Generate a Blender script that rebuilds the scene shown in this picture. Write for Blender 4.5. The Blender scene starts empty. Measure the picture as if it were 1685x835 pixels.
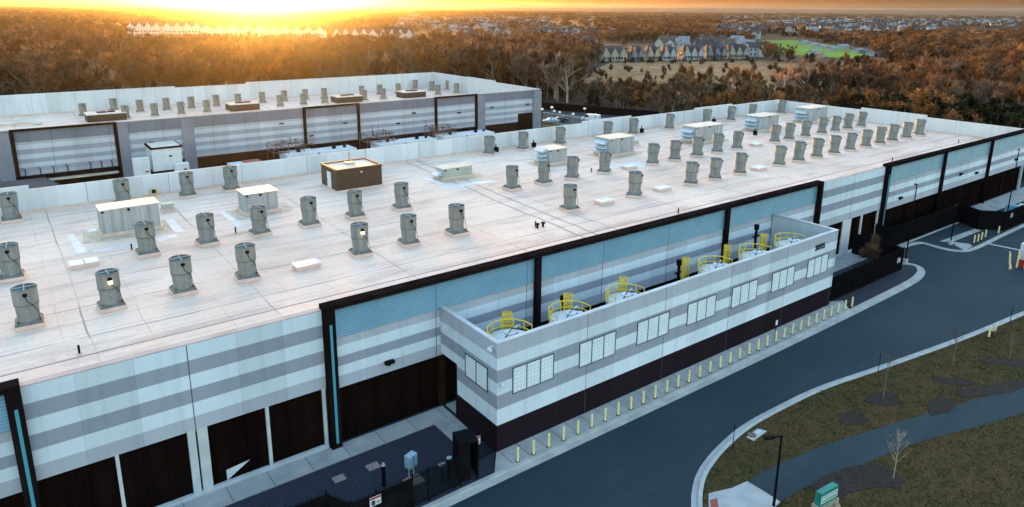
import bpy, math, random
import numpy as np
from mathutils import Vector, Matrix
R = math.radians
rnd = random.Random(7)
SC = bpy.context.scene
COL = SC.collection
PI = math.pi
# ------------------------------------------------------------------ camera
YAW, PITCH, ROLL, F, CY = R(53.2124), R(14.1744), R(.4740), 1150.5, 304.9
CAMPOS = np.array([0, 0, 30.0])
def axes():
    f = np.array([math.cos(YAW)*math.cos(PITCH), math.sin(YAW)*math.cos(PITCH), -math.sin(PITCH)])
    r = np.array([math.sin(YAW), -math.cos(YAW), 0]); u = np.cross(r, f)
    c, s = math.cos(ROLL), math.sin(ROLL)
    return c*r+s*u, -s*r+c*u, f
AR, AU, AF = axes()
def P(px, py, axis=2, val=0.0):            # measured photo point -> world point on the plane axis=val
    d = AF+(px-842.5)/F*AR-(py-CY)/F*AU
    t = (val-CAMPOS[axis])/d[axis]
    return CAMPOS+t*d
def PX(x, y, z):
    d = np.array([x, y, z])-CAMPOS; w = d@AF
    return 842.5+F*(d@AR)/w, CY-F*(d@AU)/w
cam = bpy.data.cameras.new('camera'); co = bpy.data.objects.new('camera', cam); COL.objects.link(co)
m = Matrix(((AR[0], AU[0], -AF[0], 0), (AR[1], AU[1], -AF[1], 0), (AR[2], AU[2], -AF[2], 30), (0, 0, 0, 1)))
co.matrix_world = m
cam.sensor_width = 36; cam.lens = F/1685*36; cam.shift_y = -(417.5-CY)/1685
cam.clip_start = .5; cam.clip_end = 60000
SC.camera = co
# ------------------------------------------------------------------ materials
MATS = {}
def fill_ramp(cr, items):
    cr.elements[0].position = max(0, items[0][0]); cr.elements[0].color = (*items[0][1], 1)
    cr.elements[1].position = items[-1][0]; cr.elements[1].color = (*items[-1][1], 1)
    for p, c in items[1:-1]:
        e = cr.elements.new(p); e.color = (*c, 1)
def nd(nt, t, **k):
    n = nt.nodes.new(t)
    for a, b in k.items(): setattr(n, a, b)
    return n
def mat(name, c1, c2=None, scale=1.0, rough=.7, metal=0, bump=0, bscale=None, detail=4, spec=.4, emit=None, es=1.0, streak=None, contrast=(.35, .65)):
    """noise-mottled principled material, c1..c2 by object-space noise"""
    M = bpy.data.materials.new(name); M.use_nodes = True; nt = M.node_tree
    b = nt.nodes['Principled BSDF']
    b.inputs['Roughness'].default_value = rough; b.inputs['Metallic'].default_value = metal
    b.inputs['Specular IOR Level'].default_value = spec
    b.inputs['Base Color'].default_value = (*c1, 1)
    g = nd(nt, 'ShaderNodeNewGeometry')
    if c2 is not None:
        n = nd(nt, 'ShaderNodeTexNoise'); n.inputs['Scale'].default_value = scale; n.inputs['Detail'].default_value = detail
        mp = nd(nt, 'ShaderNodeMapping')
        if streak: mp.inputs['Scale'].default_value = streak
        nt.links.new(g.outputs['Position'], mp.inputs['Vector']); nt.links.new(mp.outputs[0], n.inputs['Vector'])
        r = nd(nt, 'ShaderNodeValToRGB'); r.color_ramp.elements[0].position, r.color_ramp.elements[1].position = contrast
        r.color_ramp.elements[0].color = (*c1, 1); r.color_ramp.elements[1].color = (*c2, 1)
        nt.links.new(n.outputs['Fac'], r.inputs[0]); nt.links.new(r.outputs[0], b.inputs['Base Color'])
        M['ramp'] = r.name
    if bump:
        n2 = nd(nt, 'ShaderNodeTexNoise'); n2.inputs['Scale'].default_value = bscale or scale*6; n2.inputs['Detail'].default_value = 3
        nt.links.new(g.outputs['Position'], n2.inputs['Vector'])
        bp = nd(nt, 'ShaderNodeBump'); bp.inputs['Strength'].default_value = bump; bp.inputs['Distance'].default_value = .05
        nt.links.new(n2.outputs['Fac'], bp.inputs['Height']); nt.links.new(bp.outputs[0], b.inputs['Normal'])
    if emit:
        b.inputs['Emission Color'].default_value = (*emit, 1); b.inputs['Emission Strength'].default_value = es
    MATS[name] = M
    return M
def math_node(nt, op, a, b=None, c=None):
    n = nd(nt, 'ShaderNodeMath', operation=op)
    for i, v in enumerate((a, b, c)):
        if v is None: continue
        if isinstance(v, (int, float)): n.inputs[i].default_value = v
        else: nt.links.new(v, n.inputs[i])
    return n.outputs[0]
def mixc(nt, fac, a, b):
    n = nd(nt, 'ShaderNodeMix', data_type='RGBA')
    for i, v in ((0, fac), (6, a), (7, b)):
        if isinstance(v, tuple): n.inputs[i].default_value = (*v, 1) if len(v) == 3 else v
        elif isinstance(v, (int, float)): n.inputs[i].default_value = v
        else: nt.links.new(v, n.inputs[i])
    return n.outputs[2]
def line_mask(nt, coord, period, off, width):      # 1 near every line
    a = math_node(nt, 'SUBTRACT', coord, off); a = math_node(nt, 'DIVIDE', a, period)
    a = math_node(nt, 'FRACT', math_node(nt, 'ADD', a, 100.5)); a = math_node(nt, 'SUBTRACT', a, .5)
    a = math_node(nt, 'ABSOLUTE', a)
    return math_node(nt, 'LESS_THAN', a, width/2/period)
def stripe_mat(name, bands, axis_joint, joints, base_noise=.06, rough=.75):
    """bands: [(z_start,color)...] ascending; joints: [(axis,period,off,width,strength)]"""
    M = bpy.data.materials.new(name); M.use_nodes = True; nt = M.node_tree; b = nt.nodes['Principled BSDF']
    b.inputs['Roughness'].default_value = .9; b.inputs['Specular IOR Level'].default_value = 0
    g = nd(nt, 'ShaderNodeNewGeometry'); s = nd(nt, 'ShaderNodeSeparateXYZ'); nt.links.new(g.outputs['Position'], s.inputs[0])
    z = math_node(nt, 'DIVIDE', s.outputs[2], 12.0)
    r = nd(nt, 'ShaderNodeValToRGB'); cr = r.color_ramp; cr.interpolation = 'CONSTANT'
    fill_ramp(cr, [(zz/12, c) for zz, c in bands])
    nt.links.new(z, r.inputs[0]); col = r.outputs[0]
    n = nd(nt, 'ShaderNodeTexNoise'); n.inputs['Scale'].default_value = .35; n.inputs['Detail'].default_value = 6
    nt.links.new(g.outputs['Position'], n.inputs['Vector'])
    f = nd(nt, 'ShaderNodeMapRange'); f.inputs[1].default_value = .3; f.inputs[2].default_value = .7; f.inputs[3].default_value = 0; f.inputs[4].default_value = base_noise*3
    nt.links.new(n.outputs[0], f.inputs[0]); dk = nd(nt, 'ShaderNodeVectorMath', operation='MULTIPLY'); dk.inputs[1].default_value = (.55, .55, .56); nt.links.new(col, dk.inputs[0]); col = mixc(nt, f.outputs[0], col, dk.outputs[0])
    # each precast panel cured to a slightly different tone
    px_ = math_node(nt, 'FLOOR', math_node(nt, 'DIVIDE', math_node(nt, 'ADD', s.outputs[0], 1.3), 2.857)); wn = nd(nt, 'ShaderNodeTexWhiteNoise', noise_dimensions='1D'); nt.links.new(px_, wn.inputs['W'])
    pv = math_node(nt, 'MULTIPLY_ADD', wn.outputs['Value'], .16, .9); ps = nd(nt, 'ShaderNodeVectorMath', operation='SCALE'); nt.links.new(col, ps.inputs[0]); nt.links.new(pv, ps.inputs[3]); col = ps.outputs[0]
    # vertical weather streaks
    n3 = nd(nt, 'ShaderNodeTexNoise'); n3.inputs['Scale'].default_value = 1.0; n3.inputs['Detail'].default_value = 4
    mp = nd(nt, 'ShaderNodeMapping'); mp.inputs['Scale'].default_value = (1.6, 1.6, .12); nt.links.new(g.outputs['Position'], mp.inputs[0]); nt.links.new(mp.outputs[0], n3.inputs['Vector'])
    f3 = nd(nt, 'ShaderNodeMapRange'); f3.inputs[1].default_value = .5; f3.inputs[2].default_value = .75; f3.inputs[4].default_value = .4
    nt.links.new(n3.outputs[0], f3.inputs[0]); dk2 = nd(nt, 'ShaderNodeVectorMath', operation='MULTIPLY'); dk2.inputs[1].default_value = (.72, .72, .73); nt.links.new(col, dk2.inputs[0]); col = mixc(nt, f3.outputs[0], col, dk2.outputs[0])
    for ax, per, off, w, st in joints:
        lm = line_mask(nt, s.outputs[ax], per, off, w)
        col = mixc(nt, math_node(nt, 'MULTIPLY', lm, st), col, (.08, .08, .09))
    nt.links.new(col, b.inputs['Base Color']); MATS[name] = M
    return M
WHITE = (.70, .78, .86); GREY = (.34, .365, .435); LGREY = (.47, .495, .565)
BRN = (.022, .0145, .020)
J = [(0, 8.57, -1.3, .07, .85), (0, 2.857, -1.3, .03, .3)]
stripe_mat('striped_concrete', [(0, (.62, .66, .68)), (4.71, LGREY), (5.61, WHITE), (6.53, GREY), (7.5, WHITE), (8.41, GREY), (9.36, WHITE)], 0, J)
stripe_mat('framed_striped_concrete', [(0, (.42, .45, .47)), (4.35, LGREY), (5.25, WHITE), (6.0, GREY), (6.7, WHITE), (7.5, LGREY)], 0, J)
JA = [(0, 8.57, -1.3, .06, .8), (0, 2.857, -1.3, .025, .3)]
stripe_mat('annex_striped_concrete', [(0, BRN), (2.12, WHITE), (3.35, GREY), (4.45, WHITE), (5.35, GREY), (6.3, WHITE), (7.2, LGREY)], 0, JA)
stripe_mat('inner_annex_concrete', [(0, (.3, .34, .38)), (.1, (.55, .62, .66))], 0, [(1, .3, 0, .03, .25)])
JL = [(0, 8.57, -1.3, .08, .55), (0, 30, 2.4, .05, .3)]
stripe_mat('far_striped_concrete', [(0, (.030, .018, .014)), (2.3, (.44, .46, .51)), (2.95, (.36, .375, .43)), (3.67, (.56, .60, .66)), (4.39, (.36, .375, .43)), (5.11, (.56, .60, .66)), (5.88, (.36, .375, .43)), (6.73, (.56, .60, .66)), (7.53, (.44, .46, .51)), (7.93, (.21, .225, .27))], 0, JL)
stripe_mat('parapet_white', [(0, (.62, .65, .68)), (.1, (.66, .69, .72))], 0, [(0, 8.57, -1.3, .07, .6), (1, 8.57, 2.2, .07, .4)])
mat('brown_metal', (.009, .006, .007), (.015, .011, .012), .8, .9, 0, spec=0, streak=(1, 1, .2))
mat('brown_frame', (.016, .010, .007), (.024, .014, .010), .8, .85, spec=0)
mat('dark_panel', (.0045, .0026, .0024), (.010, .0058, .0052), .5, .7, 0, spec=0, streak=(2, 2, .2))
mat('dark_base', (.010, .007, .009), (.015, .010, .013), .6, .8, spec=0)
mat('teal_strip', (.08, .33, .42), rough=.3)
mat('louver_blue', (.15, .29, .39), (.18, .33, .43), .5, .4, .3)
mat('light_sill', (.62, .64, .66), (.5, .52, .54), .8, .8)
mat('coping', (.55, .47, .44), (.45, .38, .36), .6, .9, spec=0)
mat('curb_membrane', (.72, .53, .45), (.62, .45, .38), 1.2, .6)
mat('fan_grey', (.165, .18, .18), (.24, .255, .245), 1.3, .6, .1, streak=(2, 2, .35))
mat('fan_far', (.20, .19, .16), (.27, .25, .21), 1.0, .55)
mat('fan_flange', (.10, .115, .115), (.15, .165, .16), 2, .7)
mat('fan_blade', (.06, .15, .18), (.10, .21, .24), 3, .85, 0, spec=.05)
mat('fan_rim', (.28, .34, .35), rough=.9, spec=.05)
mat('black_paint', (.005, .005, .006), (.009, .009, .011), 2, .6, spec=.03)
mat('ahu_side', (.30, .33, .35), (.44, .46, .47), .9, .4, .25, streak=(3, 3, .25))
mat('ahu_top', (.48, .46, .43), (.60, .575, .54), .8, .5)
mat('ahu_green', (.34, .38, .34), (.46, .49, .44), 1.1, .5, .1, streak=(3, 3, .25))
mat('hood_blue', (.45, .56, .64), rough=.4, metal=.2)
mat('pent_brown', (.050, .028, .014), (.066, .038, .020), 1.2, .6, streak=(1, 1, 6))
mat('cream_top', (.68, .63, .56), (.56, .51, .45), .7, .7)
mat('white_paint', (.72, .75, .77), (.62, .65, .68), 1.5, .5)
mat('white_patch', (.72, .76, .80), (.60, .62, .65), .9, .6)
mat('rust_stain', (.48, .40, .27), (.62, .56, .48), 1.3, .8)
mat('yellow_paint', (.90, .66, .03), (.75, .52, .03), 3, .5)
mat('bollard_yellow', (.84, .72, .38), (.76, .64, .30), 3, .6)
mat('concrete', (.34, .345, .35), (.46, .455, .45), .7, .85, bump=.15, bscale=8)
mat('kerb_concrete', (.36, .37, .375), (.48, .475, .46), .9, .85, bump=.2, bscale=6)
mat('pad_pink', (.30, .22, .21), (.37, .28, .26), 3, .8)
mat('gravel', (.010, .014, .024), (.040, .048, .072), 9, .9, bump=.5, bscale=14, contrast=(.3, .7))
mat('tactile_red', (.30, .06, .055), (.36, .09, .08), 5, .8)
mat('sign_green', (.01, .18, .15), (.014, .24, .19), 2, .5)
mat('sign_white', (.62, .72, .70), rough=.5)
mat('sign_red', (.45, .02, .03), rough=.5)
mat('letter_dark', (.02, .035, .055), rough=.5)
mat('tan_stone', (.42, .36, .28), (.3, .25, .19), 4, .9)
mat('glass_dark', (.02, .03, .04), rough=.1, spec=.8)
mat('car_blue', (.35, .52, .62), rough=.25, metal=.2)
mat('car_white', (.72, .76, .78), rough=.3)
mat('truck_blue', (.10, .28, .42), rough=.3, metal=.2)
mat('tyre', (.012, .012, .012), rough=.85)
mat('rim', (.4, .42, .44), rough=.3, metal=.8)
mat('lamp_glow', (.9, .7, .3), rough=.4, emit=(1, .72, .25), es=.5)
mat('lamp_lens', (.75, .75, .72), rough=.3)
mat('pipe_rust', (.10, .055, .045), (.20, .12, .10), 1.5, .7)
mat('red_paint', (.42, .03, .02), rough=.5)
mat('mulch', (.014, .009, .008), (.036, .021, .018), 4, .95, bump=.7, bscale=9)
mat('bark', (.11, .085, .065), (.24, .19, .15), .15, .9)
mat('bark_pale', (.34, .27, .21), (.46, .38, .31), 2, .85)
mat('sapling_bark', (.16, .12, .10), (.26, .21, .18), 6, .9)
mat('roof_tile', (.035, .036, .042), (.065, .064, .070), .2, .9)
mat('roof_brown', (.075, .05, .04), (.11, .075, .06), .2, .9)
mat('house_white', (.36, .38, .41), rough=.8)
mat('house_cream', (.36, .33, .28), rough=.8)
mat('house_grey', (.18, .21, .25), rough=.8)
mat('house_brick', (.15, .075, .06), rough=.8)
mat('house_window', (.03, .04, .055), rough=.25, spec=.6)
mat('window_frame', (.045, .06, .07), rough=.5)
mat('far_grey', (.20, .21, .26), (.26, .27, .31), .3, .7)
mat('roof_pale', (.24, .26, .30), (.18, .20, .24), .2, .7)
mat('apart_white', (.62, .58, .54), rough=.8)
mat('red_brown', (.30, .09, .04), rough=.7)
mat('truck_dark', (.02, .03, .045), rough=.3)
# asphalt : worn, cracked, mottled
def asphalt(name, c1, c2):
    M = mat(name, c1, c2, .12, .82, bump=.25, bscale=18, detail=8, contrast=(.38, .62)); nt = M.node_tree; b = nt.nodes['Principled BSDF']
    col = b.inputs['Base Color'].links[0].from_socket
    g = nd(nt, 'ShaderNodeNewGeometry')
    v = nd(nt, 'ShaderNodeTexVoronoi', feature='DISTANCE_TO_EDGE'); v.inputs['Scale'].default_value = .055
    n = nd(nt, 'ShaderNodeTexNoise'); n.inputs['Scale'].default_value = .5; n.inputs['Detail'].default_value = 6
    nt.links.new(g.outputs['Position'], n.inputs['Vector'])
    mx = nd(nt, 'ShaderNodeMix', data_type='VECTOR'); mx.inputs[0].default_value = .55
    nt.links.new(g.outputs['Position'], mx.inputs[4])
    vm = nd(nt, 'ShaderNodeVectorMath', operation='SCALE'); vm.inputs[3].default_value = 14
    nt.links.new(n.outputs['Color'], vm.inputs[0])
    va = nd(nt, 'ShaderNodeVectorMath', operation='ADD'); nt.links.new(g.outputs['Position'], va.inputs[0]); nt.links.new(vm.outputs[0], va.inputs[1])
    nt.links.new(va.outputs[0], v.inputs['Vector'])
    crack = math_node(nt, 'LESS_THAN', v.outputs['Distance'], .0042)
    n2 = nd(nt, 'ShaderNodeTexNoise'); n2.inputs['Scale'].default_value = .07; nt.links.new(g.outputs['Position'], n2.inputs['Vector'])
    crack = math_node(nt, 'MULTIPLY', crack, math_node(nt, 'GREATER_THAN', n2.outputs['Fac'], .5))
    col = mixc(nt, math_node(nt, 'MULTIPLY', crack, .7), col, (.008, .010, .014))
    n3 = nd(nt, 'ShaderNodeTexNoise'); n3.inputs['Scale'].default_value = 22; n3.inputs['Detail'].default_value = 2; nt.links.new(g.outputs['Position'], n3.inputs['Vector'])
    mr = nd(nt, 'ShaderNodeMapRange'); mr.inputs[1].default_value = .3; mr.inputs[2].default_value = .75; mr.inputs[4].default_value = .35
    nt.links.new(n3.outputs['Fac'], mr.inputs[0])
    col = mixc(nt, mr.outputs[0], col, (.032, .056, .072))
    n5 = nd(nt, 'ShaderNodeTexNoise'); n5.inputs['Scale'].default_value = .6; n5.inputs['Detail'].default_value = 7; mp5 = nd(nt, 'ShaderNodeMapping'); mp5.inputs['Scale'].default_value = (.10, 1.2, 1)
    nt.links.new(g.outputs['Position'], mp5.inputs[0]); nt.links.new(mp5.outputs[0], n5.inputs['Vector'])
    m5 = nd(nt, 'ShaderNodeMapRange'); m5.inputs[1].default_value = .48; m5.inputs[2].default_value = .72; m5.inputs[4].default_value = .6; nt.links.new(n5.outputs['Fac'], m5.inputs[0])
    col = mixc(nt, m5.outputs[0], col, (.010, .020, .030))
    nt.links.new(col, b.inputs['Base Color'])
    return M
asphalt('asphalt', (.005, .022, .034), (.012, .032, .045))
asphalt('path_asphalt', (.009, .028, .038), (.017, .038, .048))
# roof membrane with seams and ponding dirt
def roof_mat():
    M = mat('roof_membrane', (.78, .59, .485), (.89, .72, .61), .09, .85, spec=.12, detail=9, contrast=(.32, .68)); nt = M.node_tree; b = nt.nodes['Principled BSDF']
    col = b.inputs['Base Color'].links[0].from_socket
    g = nd(nt, 'ShaderNodeNewGeometry'); s = nd(nt, 'ShaderNodeSeparateXYZ'); nt.links.new(g.outputs['Position'], s.inputs[0])
    n = nd(nt, 'ShaderNodeTexNoise'); n.inputs['Scale'].default_value = .16; n.inputs['Detail'].default_value = 5; nt.links.new(g.outputs['Position'], n.inputs['Vector'])
    var = nd(nt, 'ShaderNodeMapRange'); var.inputs[1].default_value = .42; var.inputs[2].default_value = .62; nt.links.new(n.outputs['Fac'], var.inputs[0])
    wob = math_node(nt, 'MULTIPLY', n.outputs['Fac'], .5)
    yy = math_node(nt, 'ADD', s.outputs[1], wob); xx = math_node(nt, 'ADD', s.outputs[0], wob)
    def seams(coord, per, off, w, st, c=(.33, .28, .265)):
        nonlocal col
        lm = line_mask(nt, coord, per, off, w)
        f = math_node(nt, 'MULTIPLY', math_node(nt, 'MULTIPLY', lm, st), math_node(nt, 'ADD', var.outputs[0], .35))
        col = mixc(nt, f, col, c)
    seams(yy, 2.3, .4, .08, .42); seams(yy, 5.75, .9, .22, .5, (.27, .215, .20)); seams(xx, 11.7, 3.4, .12, .62, (.25, .20, .19)); seams(xx, 5.05, 1.9, .07, .3)
    # soft dirt drifts along the seams
    n2 = nd(nt, 'ShaderNodeTexNoise'); n2.inputs['Scale'].default_value = .5; n2.inputs['Detail'].default_value = 7; n2.inputs['Roughness'].default_value = .6
    mp = nd(nt, 'ShaderNodeMapping'); mp.inputs['Scale'].default_value = (.25, 1.0, 1); nt.links.new(g.outputs['Position'], mp.inputs[0]); nt.links.new(mp.outputs[0], n2.inputs['Vector'])
    mr = nd(nt, 'ShaderNodeMapRange'); mr.inputs[1].default_value = .5; mr.inputs[2].default_value = .78; mr.inputs[4].default_value = .75; nt.links.new(n2.outputs['Fac'], mr.inputs[0])
    col = mixc(nt, mr.outputs[0], col, (.40, .315, .285))
    # fine speckle
    n4 = nd(nt, 'ShaderNodeTexNoise'); n4.inputs['Scale'].default_value = 3.2; n4.inputs['Detail'].default_value = 5; nt.links.new(g.outputs['Position'], n4.inputs['Vector'])
    m4 = nd(nt, 'ShaderNodeMapRange'); m4.inputs[1].default_value = .45; m4.inputs[2].default_value = .8; m4.inputs[4].default_value = .3; nt.links.new(n4.outputs['Fac'], m4.inputs[0])
    col = mixc(nt, m4.outputs[0], col, (.44, .385, .37))
    # one long worn drainage track across the roof
    t = math_node(nt, 'SUBTRACT', s.outputs[0], math_node(nt, 'ADD', math_node(nt, 'MULTIPLY', s.outputs[1], .06), 44.0))
    t = math_node(nt, 'ABSOLUTE', math_node(nt, 'ADD', t, math_node(nt, 'MULTIPLY', n.outputs['Fac'], 1.5)))
    t = math_node(nt, 'LESS_THAN', math_node(nt, 'ABSOLUTE', math_node(nt, 'SUBTRACT', t, .9)), .16)
    col = mixc(nt, math_node(nt, 'MULTIPLY', t, .6), col, (.30, .23, .21))
    # gutter crease that runs along the front edge of the near roof
    cy_ = math_node(nt, 'ADD', s.outputs[1], math_node(nt, 'MULTIPLY', n.outputs['Fac'], .25)); cm = math_node(nt, 'LESS_THAN', math_node(nt, 'ABSOLUTE', math_node(nt, 'SUBTRACT', cy_, 49.5)), .09)
    col = mixc(nt, math_node(nt, 'MULTIPLY', cm, .8), col, (.22, .16, .15))
    cm2 = math_node(nt, 'LESS_THAN', math_node(nt, 'ABSOLUTE', math_node(nt, 'SUBTRACT', cy_, 49.9)), .5)
    col = mixc(nt, math_node(nt, 'MULTIPLY', math_node(nt, 'MULTIPLY', cm2, var.outputs[0]), .4), col, (.36, .29, .27))
    nt.links.new(col, b.inputs['Base Color'])
roof_mat()
# kalwall style translucent window panel with a fine grid
def pane_mat():
    M = mat('panel_glazing', (.74, .82, .88), (.84, .90, .93), 1.1, .3, spec=.5); nt = M.node_tree; b = nt.nodes['Principled BSDF']
    col = b.inputs['Base Color'].links[0].from_socket
    g = nd(nt, 'ShaderNodeNewGeometry'); s = nd(nt, 'ShaderNodeSeparateXYZ'); nt.links.new(g.outputs['Position'], s.inputs[0])
    for ax in (0, 1, 2):
        if ax == 1: continue
        col = mixc(nt, math_node(nt, 'MULTIPLY', line_mask(nt, s.outputs[ax], .3, .1, .03), .5), col, (.25, .33, .37))
    nt.links.new(col, b.inputs['Base Color'])
pane_mat()
def louver_mat():
    M = MATS['louver_blue']; nt = M.node_tree; b = nt.nodes['Principled BSDF']; col = b.inputs['Base Color'].links[0].from_socket
    g = nd(nt, 'ShaderNodeNewGeometry'); s = nd(nt, 'ShaderNodeSeparateXYZ'); nt.links.new(g.outputs['Position'], s.inputs[0])
    col = mixc(nt, math_node(nt, 'MULTIPLY', line_mask(nt, s.outputs[2], 2.2/11, 8.2, .07), .55), col, (.05, .10, .13))  # dark line per slat paints the shade in the louver gaps
    col = mixc(nt, math_node(nt, 'MULTIPLY', line_mask(nt, s.outputs[0], 8.57, -1.3, .07), .8), col, (.04, .07, .09)); nt.links.new(col, b.inputs['Base Color'])
louver_mat()
def slat_lines():
    M = MATS['dark_panel']; nt = M.node_tree; b = nt.nodes['Principled BSDF']; col = b.inputs['Base Color'].links[0].from_socket
    g = nd(nt, 'ShaderNodeNewGeometry'); s = nd(nt, 'ShaderNodeSeparateXYZ'); nt.links.new(g.outputs['Position'], s.inputs[0])
    col = mixc(nt, math_node(nt, 'MULTIPLY', line_mask(nt, s.outputs[0], .31, .1, .05), .3), col, (.022, .012, .010))
    col = mixc(nt, math_node(nt, 'MULTIPLY', line_mask(nt, s.outputs[2], 2.2, .3, .05), .35), col, (.020, .011, .009)); nt.links.new(col, b.inputs['Base Color'])
slat_lines()
def ground_mat(name, cols, scales, rough=.95):
    """several octaves of noise picking between earthy colours"""
    M = bpy.data.materials.new(name); M.use_nodes = True; nt = M.node_tree; b = nt.nodes['Principled BSDF']
    b.inputs['Roughness'].default_value = rough; b.inputs['Specular IOR Level'].default_value = .15
    g = nd(nt, 'ShaderNodeNewGeometry'); col = cols[0]
    for i, (c, sc) in enumerate(zip(cols[1:], scales)):
        n = nd(nt, 'ShaderNodeTexNoise'); n.inputs['Scale'].default_value = sc; n.inputs['Detail'].default_value = 6; n.inputs['Roughness'].default_value = .65
        nt.links.new(g.outputs['Position'], n.inputs['Vector'])
        mr = nd(nt, 'ShaderNodeMapRange'); mr.inputs[1].default_value = .42; mr.inputs[2].default_value = .6; nt.links.new(n.outputs['Fac'], mr.inputs[0])
        col = mixc(nt, mr.outputs[0], col, c)
    nt.links.new(col, b.inputs['Base Color'])
    n2 = nd(nt, 'ShaderNodeTexNoise'); n2.inputs['Scale'].default_value = scales[-1]*2; nt.links.new(g.outputs['Position'], n2.inputs['Vector'])
    bp = nd(nt, 'ShaderNodeBump'); bp.inputs['Strength'].default_value = .6; bp.inputs['Distance'].default_value = .1
    nt.links.new(n2.outputs['Fac'], bp.inputs['Height']); nt.links.new(bp.outputs[0], b.inputs['Normal'])
    MATS[name] = M
ground_mat('forest_floor', [(.060, .036, .024), (.085, .050, .030), (.042, .030, .022)], [.004, .03])
ground_mat('lawn', [(.055, .046, .014), (.115, .056, .026), (.028, .034, .009), (.095, .066, .026)], [.11, .7, 3.5])
ground_mat('sports_olive', [(.10, .14, .02), (.14, .18, .03)], [.05])
ground_mat('lawn_olive', [(.085, .075, .012), (.12, .10, .02)], [.3])
ground_mat('dry_meadow', [(.26, .16, .075), (.33, .22, .12), (.16, .10, .05)], [.02, .15])
ground_mat('sports_green', [(.08, .20, .02), (.12, .27, .03)], [.02])
ground_mat('hill', [(.13, .09, .085), (.10, .07, .07)], [.0008])
ground_mat('wooded_hill', [(.058, .036, .028), (.082, .050, .034)], [.004])
# per-instance tinted foliage
def leaf_mat(name, cols, rough=.8):
    M = bpy.data.materials.new(name); M.use_nodes = True; nt = M.node_tree; b = nt.nodes['Principled BSDF']
    b.inputs['Roughness'].default_value = rough; b.inputs['Specular IOR Level'].default_value = .1
    oi = nd(nt, 'ShaderNodeObjectInfo'); g = nd(nt, 'ShaderNodeNewGeometry')
    r = nd(nt, 'ShaderNodeValToRGB'); cr = r.color_ramp
    fill_ramp(cr, [(i/(len(cols)-1), c) for i, c in enumerate(cols)])
    # broad patches of woodland colour + per-tree random
    n = nd(nt, 'ShaderNodeTexNoise'); n.inputs['Scale'].default_value = .011; n.inputs['Detail'].default_value = 3; nt.links.new(g.outputs['Position'], n.inputs['Vector'])
    a = math_node(nt, 'MULTIPLY', oi.outputs['Random'], .62)
    c = math_node(nt, 'ADD', a, math_node(nt, 'MULTIPLY', math_node(nt, 'SUBTRACT', n.outputs['Fac'], .3), 1.0))
    nt.links.new(c, r.inputs[0]); col = r.outputs[0]
    n2 = nd(nt, 'ShaderNodeTexNoise'); n2.inputs['Scale'].default_value = .6; n2.inputs['Detail'].default_value = 3; nt.links.new(g.outputs['Position'], n2.inputs['Vector'])
    f = nd(nt, 'ShaderNodeMapRange'); f.inputs[1].default_value = .35; f.inputs[2].default_value = .65; f.inputs[3].default_value = .55; f.inputs[4].default_value = 1.35; nt.links.new(n2.outputs['Fac'], f.inputs[0])
    rr = math_node(nt, 'FRACT', math_node(nt, 'MULTIPLY', oi.outputs['Random'], 17.31)); rr = math_node(nt, 'MULTIPLY_ADD', math_node(nt, 'MULTIPLY', rr, rr), 1.15, .5)
    vm = nd(nt, 'ShaderNodeVectorMath', operation='SCALE'); nt.links.new(col, vm.inputs[0]); nt.links.new(math_node(nt, 'MULTIPLY', f.outputs[0], rr), vm.inputs[3])
    nt.links.new(vm.outputs[0], b.inputs['Base Color'])
    tr = nd(nt, 'ShaderNodeBsdfTranslucent'); nt.links.new(vm.outputs[0], tr.inputs[0])
    ms = nd(nt, 'ShaderNodeMixShader'); ms.inputs[0].default_value = .3
    nt.links.new(b.outputs[0], ms.inputs[1]); nt.links.new(tr.outputs[0], ms.inputs[2])
    nt.links.new(ms.outputs[0], nt.nodes['Material Output'].inputs[0])
    MATS[name] = M
leaf_mat('twigs', [(.078, .058, .054), (.098, .064, .046), (.125, .080, .044), (.150, .118, .092), (.165, .108, .044)])
leaf_mat('autumn_leaves', [(.17, .078, .028), (.25, .112, .034), (.31, .150, .04), (.24, .150, .045)])
leaf_mat('pale_twigs', [(.30, .19, .13), (.40, .27, .19)])
leaf_mat('conifer', [(.014, .022, .010), (.022, .032, .014), (.032, .036, .016)])
leaf_mat('gold_leaves', [(.45, .30, .04), (.55, .36, .05)])
leaf_mat('grass_blades', [(.045, .048, .014), (.10, .066, .028), (.15, .11, .055)])
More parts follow.
